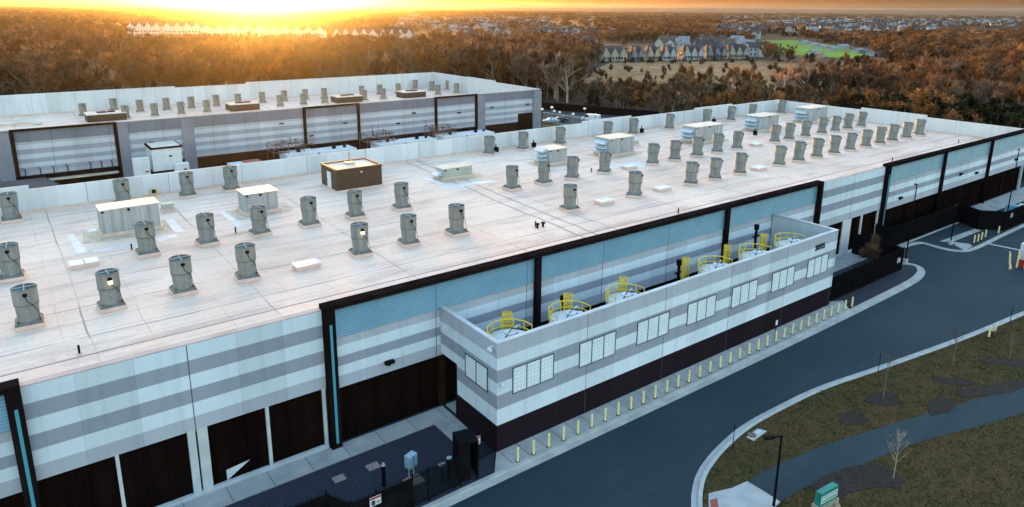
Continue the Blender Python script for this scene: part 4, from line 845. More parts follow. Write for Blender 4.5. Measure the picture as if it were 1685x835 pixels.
# ------------------------------------------------------------------ lamp posts, marker poles, sign
def lamp(x, y, h, arm, lab, base=True, z=0):
    t = empty('lamp_post', lab, 'lamp post', (x, y, z)); MB().tube([(0, 0, 0), (0, 0, h)], .09, 10, r1=.06).build('pole', 'black_paint', t)
    b = MB(); b.tube([(0, 0, h-.1), (arm[0]*.5, arm[1]*.5, h-.05), (arm[0], arm[1], h-.05)], .05, 6); b.build('arm', 'black_paint', t)
    L = math.hypot(*arm); ux, uy = arm[0]/L, arm[1]/L
    hd = MB(); hd.add([(arm[0]+ux*a-uy*c, arm[1]+uy*a+ux*c, h-.05+e) for a, c, e in ((-.1, -.16, -.05), (.6, -.16, -.05), (.6, .16, -.05), (-.1, .16, -.05), (-.1, -.12, .07), (.5, -.1, .05), (.5, .1, .05), (-.1, .12, .07))], [(3, 2, 1, 0), (4, 5, 6, 7), (0, 1, 5, 4), (1, 2, 6, 5), (2, 3, 7, 6), (3, 0, 4, 7)]); hd.build('lamp_head', 'black_paint', t)
    if base: MB().cyl(0, 0, 0, .6, .3, n=18).build('concrete_base', 'kerb_concrete', t)
    return t
x, y = G(1273, 833, .1); lamp(x, y, 5.0, (-.55, .25), 'black lamp post on the grass by the curved kerb, bottom of the view', False, .1)
x, y = G(1489, 434, 0); lamp(x, y, 9.9, (.5, .3), 'tallest black lamp post, standing in the kerb island right of the annex', True)
x, y = G(1563.6, 403, 0); lamp(x, y, 5.7, (-.5, -.1), 'shorter black lamp post on the far kerb island before the black fence', True)
x, y = G(1625, 375, 0); lamp(117.5, 35.5, 10.9, (.5, .2), 'black lamp post behind the far gate fence, against the end bays', True)
for px, py, h, w in ((1205.6, 737, 1.9, 'on the grass inside the curved kerb beside the storm drain'), (1444.5, 615, 1.9, 'beside the straight kerb near the leftmost sapling'), (1661.6, 532, 1.9, 'beside the kerb at the far right of the verge')):
    x, y = G(px, py); t = empty('marker_pole', f'thin dark marker pole {w}', 'marker pole', (x, y, .1)); MB().tube([(0, 0, 0), (.02, .01, h)], .028, 6).build('pole', 'black_paint', t)
x, y = G(1254, 560, .1); x, y = 62.3, 32.95
q = P(1276, 560, 2, .13); t = empty('sign_post', 'black post with small white sign on the pavement before the annex', 'sign post', (q[0], q[1]+.1, .125)); MB().tube([(0, 0, 0), (0, 0, 2.0)], .035, 6).build('pole', 'black_paint', t); MB().box(-.15, .15, -.05, -.035, 1.5, 2.0).build('sign_plate', 'white_paint', t)
x, y = G(1632, 551); t = empty('utility_box', 'small brown utility box between the two bollards on the verge', 'utility box', (x, y, .1)); MB().box(-.3, .3, -.2, .2, 0, .5).build('housing', 'pent_brown', t); MB().box(-.33, .33, -.23, .23, .5, .56).build('lid', 'tan_stone', t)
# green estate sign
x0, y0 = G(1343, 842); x1, y1 = G(1371, 826); rz = math.atan2(y1-y0, x1-x0)
t = empty('estate_sign', 'green sign box with white lettering panels on the mulch beside the path', 'sign', ((x0+x1)/2, (y0+y1)/2, .12), rz); L = math.hypot(x1-x0, y1-y0)
MB().box(-L/2, L/2, -.2, .2, .42, 1.35).build('sign_box', 'sign_green', t, bevel=.02)
MB().box(-L/2+.04, L/2-.04, -.22, -.202, .62, .90).build('lettering_panel', 'sign_white', t); MB().box(-L/2+.04, L/2-.04, -.22, -.202, .94, 1.12).build('lettering_panel', 'sign_white', t)
b = MB(); q = -L/2+.12
while q < L/2-.2:
    w = rnd.uniform(.05, .13); b.box(q, q+w, -.228, -.221, .70, .82); b.box(q, q+w*.7, -.228, -.221, .99, 1.07); q += w+.035
b.build('lettering', 'sign_green', t)
MB().box(-L/2-.1, L/2+.1, -.3, .3, 0, .418).build('base', 'tan_stone', t)
for i, (px, py, s) in enumerate(((1372, 829, .22), (1377, 836, .26))):
    x, y = G(px, py); o = MB().cyl(0, 0, 0, s*1.2, s, s*.55, n=7).build('boulder', 'tan_stone', loc=(x, y, .11)); tag(o, ['smaller', 'larger'][i]+' tan boulder at the right foot of the green sign', 'boulder')
# ------------------------------------------------------------------ vehicles
def car(name, lab, cat, loc, rz, body, L=4.6, W=1.8, H=1.45, kind='car'):
    t = empty(name, lab, cat, loc, rz); hx = L/2
    if kind == 'car': prof = [(-hx, .35), (-hx, .85), (-hx*.82, .95), (-hx*.55, H), (hx*.2, H), (hx*.5, .98), (hx*.95, .82), (hx, .55), (hx, .35)]
    elif kind == 'pickup': prof = [(-hx, .5), (-hx, 1.1), (-hx*.1, 1.12), (-hx*.06, H), (hx*.35, H), (hx*.55, 1.15), (hx*.97, 1.02), (hx, .6), (hx, .5)]
    else: prof = [(-hx, .45), (-hx, H), (hx*.45, H), (hx*.72, 1.3), (hx*.97, 1.1), (hx, .6), (hx, .45)]
    n = len(prof); v = []
    for s in (-1, 1):
        for x, z in prof: k = 1 if z < 1.2 else .84; v.append((x, s*W/2*k, z))
    f = [tuple(range(n)), tuple(range(2*n-1, n-1, -1))]+[(i, n+i, n+(i+1) % n, (i+1) % n) for i in range(n)]
    MB().add(v, f).build('body', body, t, bevel=.05)
    b = MB(); zt = H-.1; zb = 1.0 if kind == 'car' else 1.18
    xa, xb = (-hx*.6, hx*.33) if kind == 'car' else (-hx*.04, hx*.42) if kind == 'pickup' else (hx*.1, hx*.6)
    for s in (-1, 1): b.add([(xa, s*(W/2-.02), zb), (xb, s*(W/2-.02), zb), (xb-.3, s*(W/2*.84+.03), zt), (xa+.2, s*(W/2*.84+.03), zt)], [(0, 1, 2, 3) if s < 0 else (3, 2, 1, 0)])
    b.add([(xb+.15, -W/2*.85, zb), (xb+.15, W/2*.85, zb), (xb-.22, W/2*.78, zt+.04), (xb-.22, -W/2*.78, zt+.04)], [(0, 1, 2, 3)]); b.build('window', 'glass_dark', t)
    for sx in (-hx*.62, hx*.62):
        for s in (-1, 1):
            w = MB(); nn = 16; v = [(sx+.34*math.cos(2*PI*k/nn), s*W/2+e, .34+.34*math.sin(2*PI*k/nn)) for e in (-.11, .11) for k in range(nn)]
            w.add(v, [(k, (k+1) % nn, nn+(k+1) % nn, nn+k) for k in range(nn)]+[tuple(range(nn-1, -1, -1)), tuple(range(nn, 2*nn))]); wo = w.build('wheel', 'tyre', t)
            w = MB(); v = [(sx+.2*math.cos(2*PI*k/nn), s*(W/2+.12), .34+.2*math.sin(2*PI*k/nn)) for k in range(nn)]; w.add(v, [tuple(range(nn))]); w.build('rim', 'rim', wo)
    for s in (-1, 1): MB().box(hx-.04, hx+.02, s*W/2*.72-.15, s*W/2*.72+.15, .62, .78).build('headlight', 'lamp_lens', t)
    return t
car('parked_car', 'pale blue parked car on the lot beyond the far hall corner', 'car', (*G(906, 203, 0), .0), R(150), 'car_blue')
car('parked_car', 'dark car standing behind the pale blue one on the far lot', 'car', (*G(921, 201, 0), .0), R(150), 'truck_dark')
car('parked_van', 'white van partly hidden by the rear parapet on the far lot', 'van', (*G(972, 200, 0), .0), R(110), 'car_white', 5.2, 1.9, 2.0, 'van')
car('pickup_truck', 'blue pickup truck behind the open fence at the right edge', 'pickup truck', (*G(1664, 358, 0), .0), R(15), 'truck_blue', 5.4, 2.0, 1.85, 'pickup')
car('parked_car', 'pale blue car cut by the right edge behind the open fence', 'car', (*G(1684, 352, 0), .0), R(10), 'car_blue')
for i, (px, py, h) in enumerate(((892, 181, 8), (912, 184, 6), (921, 186, 5.5), (943, 189, 7), (980, 190, 7), (962, 180, 7), (908, 178, 9))):
    q = P(px, py, 2, h); x, y = float(q[0]), float(q[1]); t = empty('lamp_post', f'small white headed lamp post on the far lot, {ORD[i]} of seven by the tree line', 'lamp post', (x, y, 0)); MB().tube([(0, 0, 0), (0, 0, h)], .07, 6).build('pole', 'bark', t); MB().cyl(0, 0, h, h+.35, .35, .25, n=10).build('lamp_head', 'car_white', t)
fence([(114, 175), (133, 171), (140, 155), (150, 132)], 2.4, 'long black fence at the tree line behind the far lot', post=3.5, pick=.4)
# ------------------------------------------------------------------ trees
def mesh_np(name, V, Fc, mt, smooth=False):
    me = bpy.data.meshes.new(name); V = np.asarray(V, dtype=np.float32); Fc = np.asarray(Fc, dtype=np.int32)
    me.vertices.add(len(V)); me.vertices.foreach_set('co', V.ravel()); k = Fc.shape[1]
    me.loops.add(Fc.size); me.loops.foreach_set('vertex_index', Fc.ravel()); me.polygons.add(len(Fc))
    me.polygons.foreach_set('loop_start', np.arange(len(Fc), dtype=np.int32)*k)
    me.materials.append(MATS[mt]); me.update(calc_edges=True); me.validate(); return me
def limbs(h, r, rg, spread=.7, trunk_r=.22, first=.28, lean=0, clear=True):
    """recursive limbs -> trunk MB and list of fine segments"""
    b = MB(); segs = []
    def grow(p, d, L, rad, lev):
        n = 3; pts = [p]; q = p.copy()
        for i in range(n):
            d = (d+Vector((rg.uniform(-1, 1), rg.uniform(-1, 1), rg.uniform(-.3, .8)))*.16).normalized(); q = q+d*L/n; pts.append(q.copy())
        b.tube(pts, rad, 5 if lev < 2 else 3, r1=rad*.55)
        if lev >= 2: segs.append((pts[0], pts[-1]))
        if lev < 3:
            k = rg.randint(3, 4) if lev else rg.randint(5, 7)
            for j in range(k):
                t = rg.uniform(.35, 1.0) if lev else first+(1-first)*j/k
                bp = p.lerp(q, t); a = rg.uniform(0, 6.28)+j*2.4
                nd_ = Vector((math.cos(a)*spread, math.sin(a)*spread, rg.uniform(.35, .9))).normalized()
                if lev: nd_ = (nd_*.75+d*.6).normalized()
                grow(bp, nd_, L*rg.uniform(.5, .68)*(1 if lev else .72), rad*.5, lev+1)
    grow(Vector((0, 0, 0)), Vector((lean, 0, 1)).normalized(), h*.78, trunk_r, 0)
    return b, segs
def blades(segs, n, rg, L=(.7, 1.5), W=(.03, .06), up=.35, leaf=0, leafsz=.16):
    g = np.random.default_rng(rg.randint(0, 9999)); A = np.array([list(s[0]) for s in segs]); Bv = np.array([list(s[1]) for s in segs])
    i = g.integers(0, len(A), n); t = g.uniform(0, 1.15, n)[:, None]; p = A[i]+(Bv[i]-A[i])*t
    d = g.normal(0, 1, (n, 3)); d /= np.linalg.norm(d, axis=1)[:, None]; o = p.copy(); o[:, 2] = 0; o /= (np.linalg.norm(o, axis=1)[:, None]+.3)
    dirn = (Bv[i]-A[i]); dirn /= np.linalg.norm(dirn, axis=1)[:, None]
    d = d*.75+o*.35+dirn*.7+np.array([0, 0, up]); d /= np.linalg.norm(d, axis=1)[:, None]
    l = g.uniform(*L, n)[:, None]; w = g.uniform(*W, n)[:, None]; s = np.cross(d, g.normal(0, 1, (n, 3))); s /= np.linalg.norm(s, axis=1)[:, None]
    V = np.stack([p-s*w, p+s*w, p+d*l], 1).reshape(-1, 3); Fc = np.arange(3*n).reshape(-1, 3)
    if leaf:
        k = g.integers(0, n, leaf); q = p[k]+d[k]*l[k]*g.uniform(.2, 1, leaf)[:, None]+g.normal(0, .18, (leaf, 3)); a = g.normal(0, 1, (leaf, 3)); a /= np.linalg.norm(a, axis=1)[:, None]
        c = np.cross(a, g.normal(0, 1, (leaf, 3))); c /= np.linalg.norm(c, axis=1)[:, None]; z = leafsz*g.uniform(.6, 1.3, leaf)[:, None]
        V2 = np.stack([q-a*z, q+a*z, q+c*z*1.3], 1).reshape(-1, 3); V = np.vstack([V, V2]); Fc = np.arange(len(V)).reshape(-1, 3)
    return V, Fc
KIND = {}
def make_tree(kind, seed, h, spread, nb, tm, bark, leaf=0, lm=None, W=(.03, .06), trunk_r=.2, first=.28, leafsz=.16):
    rg = random.Random(seed); b, segs = limbs(h, 0, rg, spread, trunk_r, first)
    t = empty('tree', 'x', 'tree', (0, 0, 0)); b.build('trunk', bark, t)
    V, Fc = blades(segs, nb, rg, W=W, leaf=0); me = mesh_np('crown', V, Fc, tm)
    if leaf:
        V2, F2 = blades(segs, 10, rg, leaf=leaf, leafsz=leafsz); V2 = V2[30:]; 
        # recompute leaves around real blades
        g = np.random.default_rng(seed); k = g.integers(0, len(V)//3, leaf); q = V[k*3+2]*g.uniform(.75, 1.0, leaf)[:, None]+V[k*3]*0; q = V[k*3]+(V[k*3+2]-V[k*3])*g.uniform(.2, 1, leaf)[:, None]+g.normal(0, .2, (leaf, 3))
        a = g.normal(0, 1, (leaf, 3)); a /= np.linalg.norm(a, axis=1)[:, None]; c = np.cross(a, g.normal(0, 1, (leaf, 3))); c /= np.linalg.norm(c, axis=1)[:, None]; z = leafsz*g.uniform(.6, 1.3, leaf)[:, None]
        V2 = np.stack([q-a*z, q+a*z, q+c*z*1.3], 1).reshape(-1, 3)
        VV = np.vstack([V, V2]); FF = np.arange(len(VV)).reshape(-1, 3); me2 = mesh_np('crown', VV, FF, tm); me2.materials.append(MATS[lm])
        mi = np.zeros(len(FF), dtype=np.int32); mi[len(V)//3:] = 1; me2.polygons.foreach_set('material_index', mi); me = me2
    o = bpy.data.objects.new('crown', me); COL.objects.link(o); o.parent = t
    KIND.setdefault(kind, []).append((t, h)); return t
def make_conifer(seed, h):
    rg = random.Random(seed); g = np.random.default_rng(seed); n = 2600
    t = empty('conifer_tree', 'x', 'evergreen tree', (0, 0, 0)); b = MB(); b.tube([(0, 0, 0), (.1, 0, h*.5), (0, 0, h*.96)], .14, 6, r1=.03); b.build('trunk', 'bark', t)
    z = h*(.06+.94*g.beta(1.1, 1.5, n)); lump = 1+.25*np.sin(z*2.3+g.uniform(0, 6))+.0; R_ = (h*.27*np.power(1-z/h, .72)+.12)*lump; a = g.uniform(0, 2*PI, n); a = a+.35*np.sin(5*a+z)
    rr = R_*np.power(g.uniform(0.05, 1, n), .4)*(1+.22*np.sin(3*a+z*1.7)); p = np.stack([rr*np.cos(a), rr*np.sin(a), z], 1)
    d = np.stack([np.cos(a), np.sin(a), g.uniform(-.1, 1.0, n)], 1)+g.normal(0, .35, (n, 3)); d /= np.linalg.norm(d, axis=1)[:, None]
    s = np.cross(d, g.normal(0, 1, (n, 3))); s /= np.linalg.norm(s, axis=1)[:, None]; l = g.uniform(.25, .6, n)[:, None]*h/8; w = g.uniform(.07, .15, n)[:, None]*h/8
    V = np.stack([p-s*w, p+s*w, p+d*l], 1).reshape(-1, 3); o = bpy.data.objects.new('crown', mesh_np('crown', V, np.arange(3*n).reshape(-1, 3), 'conifer')); COL.objects.link(o); o.parent = t
    KIND.setdefault('conifer', []).append((t, h))
for s in range(4): make_tree('bare', 10+s, 12, .75, 2300, 'twigs', 'bark', W=(.03, .065), trunk_r=.3)
for s in range(2): make_tree('bare', 20+s, 12, .6, 2200, 'twigs', 'bark', 900, 'autumn_leaves', W=(.03, .06), leafsz=.13)
for s in range(2): make_tree('orange', 30+s, 10, .7, 2200, 'twigs', 'bark', 2200, 'autumn_leaves', W=(.03, .055), leafsz=.15)
for s in range(2): make_tree('sycamore', 40+s, 16, .75, 3000, 'pale_twigs', 'bark_pale', W=(.02, .04), trunk_r=.42, first=.22)
for s in range(3): make_conifer(50+s, 8)
for s in range(2): make_tree('bush', 70+s, 4, .95, 1500, 'twigs', 'bark', 1100, 'autumn_leaves', W=(.03, .06), trunk_r=.07, first=.03, leafsz=.10)
make_tree('gold', 60, 10, .7, 1500, 'twigs', 'bark', 3800, 'gold_leaves', leafsz=.2)
def zone(x, y, d, u, v):
    """-> density 0..1, kind, height  (where the photograph shows wood, field, scrub, gardens)"""
    if x < 146 and y < 214: return 0, None, 0
    if 871 < u < 1012 and v > 178: return 0, None, 0
    if x < 152: 
        if y < 205: return 0, None, 0
    elif y < 20 and v > 150: return 0, None, 0
    r = rnd.random()
    if 1238 < u < 1440 and 64 < v < 97 and v > 64+(u-1290)*.12: return 0, None, 0
    if 675 < u < 727 and 57 < v < 64: return 0, None, 0
    if 975 < u < 1250 and 100.5 < v < 106: return .75, 'conifer' if r < .45 else 'bare', rnd.uniform(1.8, 3.6)
    if 955+max(0, (118-v)*3) < u < 1330 and 104 < v < 157: return (.05, 'conifer', rnd.uniform(1.4, 3.0)) if r < .4 else (.20 if v > 116 else .05, 'bush', rnd.uniform(1.8, 4.0))
    if 1300 < u < 1570 and 96 < v < 150 and not (u > 1470 and v < 118): return .35, 'conifer' if r < .7 else 'bush', rnd.uniform(2.2, 4.8)
    if 985 < u < 1245 and 70 < v <= 104: return .06, 'bare', rnd.uniform(4, 6)
    if 640 < u < 985 and 28 < v < 78: return .24, 'bare' if r < .8 else 'orange', rnd.uniform(6, 9)
    if 1180 < u < 1690 and 26 < v < 66: return .26, 'bare' if r < .85 else 'conifer', rnd.uniform(5, 8)
    if 205 < u < 690 and 60 < v < 98: return (.22 if v < 88 else .8, 'bare', rnd.uniform(4, 6.5) if v > 78 else rnd.uniform(4, 6))
    k = 'bare'
    if v > 150 and u > 1370 and d < 212: return 1, 'conifer' if r < .95 else 'orange', rnd.uniform(7.5, 9.5) + (1.2 if u > 1430 else 0)
    if u > 940: k = 'orange' if r < (.38 if u < 1480 else .3) else 'bare'
    elif r < .10: k = 'orange'
    if r > .975: k = 'conifer'
    elif r > .92: k = 'sycamore'
    if u < 940: h = rnd.uniform(11, 14.5) if d < 420 else rnd.uniform(9, 13)
    elif u < 1300: h = (rnd.uniform(6.5, 9.6) if d < 200 else rnd.uniform(4.5, 7)) if d < 260 else rnd.uniform(7, 10)
    elif u < 1480: h = (rnd.uniform(5.5, 8.5) if d < 190 else rnd.uniform(4, 6.5)) if d < 260 else rnd.uniform(7, 11)
    else: h = rnd.uniform(8.5, 12.5)
    if 640 < u < 985 and 75 <= v < 104: h = rnd.uniform(7, 10)
    return 1, k, h
cand = []
cu_, su_ = math.cos(YAW), math.sin(YAW)
d = 150.0
while d < 6800:
    cell = 5.6 if d < 330 else 5.6*max(1, d/330)**.92
    na = int(R(84)*d/cell)
    for k in range(na):
        az = YAW-R(42)+R(84)*(k+rnd.uniform(-.45, .45))/na; dd = d+rnd.uniform(-.5, .5)*cell
        x, y = dd*math.cos(az), dd*math.sin(az); u, v = PX(x, y, 0)
        if u < -60 or u > 1750: continue
        dens, kd, h = zone(x, y, dd, u, v)
        if kd and rnd.random() < dens: cand.append((h/dd, x, y, dd, u, v, kd, h, cell))
        if kd and dens == 1 and dd < 900 and rnd.random() < .45: cand.append((.0001, x+2.6, y+1.4, dd, u, v, 'bush', rnd.uniform(2.5, 4.8), cell))
    d += cell*.9
# the pale sycamores and the yellow tree one can tell apart
special = [(885, 152, 17.5, 'tall pale bare sycamore rising above the wood right of the far hall'), (1325, 166, 14.5, 'pale bare sycamore with spreading limbs behind the near roof corner'), (1518, 158, 14.5, 'bright pale sycamore above the dark evergreens, left of a pair'),
           (1553, 163, 13.0, 'bright pale sycamore above the dark evergreens, right of a pair'), (1290, 168, 12.0, 'slender pale bare tree left of the spreading sycamore'), (500, 110, 13.5, 'pale thin trunk standing in the sunlit wood below the apartments')]
for i, (u, v, h, lab) in enumerate(special):
    t, h0 = KIND['sycamore'][i % 2]; p = P(u, v, 2, 0)
    dup(t, (p[0], p[1], -.05), i*1.3, lab, None, (h/h0*1.15, h/h0*1.15, h/h0))['category'] = 'sycamore tree'
p = P(1317, 52, 2, 0); dup(KIND['gold'][0][0], (p[0], p[1], 0), 0, 'bright yellow tree among the distant houses right of centre', None, (1.6, 1.4, 1.0))
cand.sort(key=lambda c: -c[0])
LABT = {'bare': [(870, 'bare brown twiggy tree in the sunlit wood behind the far hall', 'trees behind the far hall'), (1340, 'bare brown twiggy tree in the wood between near roof and dry meadow', 'trees behind the near roof'), (9999, 'bare reddish brown tree in the wood at the upper right', 'trees at the upper right')],
        'orange': [(870, 'tree with orange leaves left in the wood behind the far hall', 'orange trees behind the far hall'), (1340, 'tree with rusty orange leaves between near roof and dry meadow', 'orange trees behind the near roof'), (9999, 'tree with rusty orange leaves in the wood at the upper right', 'orange trees at the upper right')],
        'bush': [(9999, 'low russet shrub growing between the meadow and the wood', 'shrubs by the meadow')],
        'sycamore': [(870, 'pale barked bare tree in the sunlit wood behind the far hall', 'pale trees behind the far hall'), (9999, 'pale barked bare tree among brown trees behind the near roof', 'pale trees behind the near roof')],
        'conifer': [(1340, 'dark evergreen tree among bare trees in the wood', 'evergreens in the wood'), (9999, 'dark evergreen tree standing beyond the far end of the near roof', 'evergreens beyond the near roof')]}
near, farc = cand[:296], cand[296:]
KN_ = {'bare': 'bare_tree', 'orange': 'autumn_tree', 'conifer': 'conifer_tree', 'sycamore': 'bare_tree', 'bush': 'shrub'}
for q, x, y, dd, u, v, kd, h, cell in near:
    t, h0 = rnd.choice(KIND[kd]); lab, grp = next((l, g) for lim, l, g in LABT[kd] if u < lim)
    s = h/h0; wsc = s*rnd.uniform(.95, 1.25)*(1.7 if kd == 'conifer' and u > 1340 else 1)
    o = dup(t, (x, y, -.05), rnd.uniform(0, 6.28), lab, grp, (wsc, wsc, s)); o.name = KN_[kd]
# remaining trees : geometry-node instances of the same tree meshes
def inst(name, pts, src, lab_kind='stuff'):
    if not pts: return
    V = np.array([(p[0], p[1], p[2]) for p in pts], dtype=np.float32); me = bpy.data.meshes.new(name); me.vertices.add(len(V)); me.vertices.foreach_set('co', V.ravel())
    a = me.attributes.new('sc', 'FLOAT_VECTOR', 'POINT'); a.data.foreach_set('vector', np.array([p[3] for p in pts], dtype=np.float32).ravel())
    a = me.attributes.new('rz', 'FLOAT', 'POINT'); a.data.foreach_set('value', np.array([p[4] for p in pts], dtype=np.float32))
    me.update(); o = bpy.data.objects.new(name, me); COL.objects.link(o)
    ng = bpy.data.node_groups.new(name, 'GeometryNodeTree'); ng.interface.new_socket('Geometry', in_out='INPUT', socket_type='NodeSocketGeometry'); ng.interface.new_socket('Geometry', in_out='OUTPUT', socket_type='NodeSocketGeometry')
    gi, go = ng.nodes.new('NodeGroupInput'), ng.nodes.new('NodeGroupOutput'); ip = ng.nodes.new('GeometryNodeInstanceOnPoints'); jn = ng.nodes.new('GeometryNodeJoinGeometry')
    for so in src:
        oi = ng.nodes.new('GeometryNodeObjectInfo'); oi.inputs['Object'].default_value = so; oi.transform_space = 'ORIGINAL'; ng.links.new(oi.outputs['Geometry'], jn.inputs[0])
    s = ng.nodes.new('GeometryNodeInputNamedAttribute'); s.data_type = 'FLOAT_VECTOR'; s.inputs['Name'].default_value = 'sc'
    r = ng.nodes.new('GeometryNodeInputNamedAttribute'); r.data_type = 'FLOAT'; r.inputs['Name'].default_value = 'rz'; cx = ng.nodes.new('ShaderNodeCombineXYZ')
    L = ng.links.new; L(r.outputs['Attribute'], cx.inputs[2]); L(gi.outputs[0], ip.inputs['Points']); L(jn.outputs[0], ip.inputs['Instance']); L(cx.outputs[0], ip.inputs['Rotation']); L(s.outputs['Attribute'], ip.inputs['Scale']); L(ip.outputs[0], go.inputs[0])
    md = o.modifiers.new('scatter', 'NODES'); md.node_group = ng
    return tag(o, kind='stuff')
buckets = {}
for q, x, y, dd, u, v, kd, h, cell in farc:
    i = rnd.randrange(len(KIND[kd])); h0 = KIND[kd][i][1]; s = h/h0; w = s*max(1, cell/5.6*.85)*rnd.uniform(.85, 1.2)*(1.6 if kd == 'conifer' else 1)
    buckets.setdefault((kd, i), []).append((x, y, -.05, (w, w, s), rnd.uniform(0, 6.28)))
for (kd, i), pts in buckets.items():
    src = [c for c in KIND[kd][i][0].children]
    
    inst('far_woodland', pts, src)
print('TREES', len(cand))
# park the source trees as real trees inside the wood
for kd, L_ in KIND.items():
    for j, (t, h0) in enumerate(L_):
        c = farc[j*7+{'bare': 0, 'orange': 3, 'sycamore': 60, 'conifer': 90, 'gold': 121, 'bush': 150}[kd]]
        t.location = (c[1]+2.5, c[2]+2, -.05); t['label'] = {'bare': 'bare brown twiggy tree deeper in the wood', 'orange': 'tree with rusty orange leaves deeper in the wood', 'sycamore': 'pale barked bare tree deeper in the wood', 'conifer': 'dark evergreen deeper in the wood', 'gold': 'yellow leaved tree deeper in the wood', 'bush': 'low russet shrub deeper in the wood'}[kd]; t['group'] = 'trees deeper in the wood'
        if kd == 'sycamore': t.scale = (.6, .6, .6)
        if kd == 'gold': t.scale = (.6, .6, .6)
# saplings on the verge
def sapling(px, py, h, lab, pale=False, seed=1):
    x, y = G(px, py); rg = random.Random(seed); t = empty('sapling', lab, 'sapling', (x, y, .1)); b = MB(); b.tube([(0, 0, 0), (.03, 0, h*.5), (0, .03, h)], .035, 6, r1=.008); segs = []
    for k in range(16):
        z = h*rg.uniform(.35, .95); a = rg.uniform(0, 6.28); L = (h-z)*.35+.35; e = (math.cos(a)*L*.6, math.sin(a)*L*.6, z+L*.8); b.tube([(0, 0, z), (e[0]*.5, e[1]*.5, z+L*.35), e], .012, 4, r1=.004); segs.append((Vector((0, 0, z)), Vector(e)))
    b.build('trunk', 'bark_pale' if pale else 'sapling_bark', t); V, Fc = blades(segs, 260, rg, L=(.15, .4), W=(.004, .009)); o = bpy.data.objects.new('crown', mesh_np('crown', V, Fc, 'pale_twigs' if pale else 'twigs')); COL.objects.link(o); o.parent = t
sapling(1453, 656, 3.9, 'bare dark sapling in the round mulch patch, leftmost sapling on the verge', seed=3)
sapling(1568, 600, 3.2, 'bare dark sapling near the kerb, above the slanting mulch patch', seed=4)
sapling(1470, 787, 3.4, 'pale barked sapling at the right end of the mulch bed by the path', True, 5)
sapling(1661, 590, 2.6, 'small bare sapling in the dark mulch patch at the right edge', seed=7)
x, y = 82.4, 38.0; t, h0 = KIND['bush'][0]; dup(t, (x, y, .06), 1.0, 'small russet shrub behind the black fence right of the annex', None, (.55, .55, .75))
# grass tufts on the verge
g = np.random.default_rng(3); n = 150000
X_ = g.uniform(33, 92, n); Y_ = g.uniform(-2, 26.5, n)
def inpoly(X, Y, poly):
    c = np.zeros(len(X), bool); j = len(poly)-1
    for i in range(len(poly)):
        xi, yi = poly[i]; xj, yj = poly[j]; m_ = ((yi > Y) != (yj > Y)) & (X < (xj-xi)*(Y-yi)/(yj-yi+1e-12)+xi); c ^= m_; j = i
    return c
def f2_(p): return [(float(a[0]), float(a[1])) for a in p]
ok = inpoly(X_, Y_, f2_(isl)) & ~inpoly(X_, Y_, f2_(PT)+f2_(PB_)[::-1]) & ~inpoly(X_, Y_, f2_(pad))
for i, (x, y, rx, ry, a) in enumerate(mul): ok &= ~inpoly(X_, Y_, blob(x, y, rx*.93, ry*.93, 0, s=i, a0=a))
ok &= ~inpoly(X_, Y_, [G(*q) for q in ((1335, 800), (1350, 786), (1392, 770), (1432, 762), (1466, 772), (1488, 790), (1482, 803), (1440, 802), (1395, 812), (1360, 832))])
X_, Y_ = X_[ok], Y_[ok]; n = len(X_); p = np.stack([X_, Y_, np.full(n, .09)], 1); d_ = g.normal(0, .6, (n, 3)); d_[:, 2] = 1; d_ /= np.linalg.norm(d_, axis=1)[:, None]; s_ = np.cross(d_, g.normal(0, 1, (n, 3))); s_ /= np.linalg.norm(s_, axis=1)[:, None]
V = np.stack([p-s_*g.uniform(.012, .03, (n, 1)), p+s_*g.uniform(.012, .03, (n, 1)), p+d_*g.uniform(.06, .16, (n, 1))], 1).reshape(-1, 3)
o = bpy.data.objects.new('grass', mesh_np('grass', V, np.arange(3*n).reshape(-1, 3), 'grass_blades')); COL.objects.link(o); tag(o, kind='stuff')
# meadow, sports field, clearings
def field(name, pts, mt, z=.0): structure(MB().poly([P(a, c, 2, 0) for a, c in pts], z-.05, z), name, mt)
field('dry_meadow', [(940, 137), (985, 112), (1005, 103), (1260, 100), (1300, 104), (1560, 104), (1600, 125), (1580, 158), (1480, 160), (1300, 152), (1100, 140)], 'dry_meadow', .02)
field('sports_field', [(1255, 67), (1312, 66), (1375, 75), (1437, 91), (1405, 97), (1330, 92), (1270, 86), (1238, 74)], 'sports_green', .05)
field('lawn', [(680, 58), (724, 57.5), (727, 62), (676, 62.5)], 'sports_olive', .05)
field('car_park', [(1385, 84), (1445, 92), (1500, 95), (1480, 88), (1420, 80)], 'path_asphalt', .06)
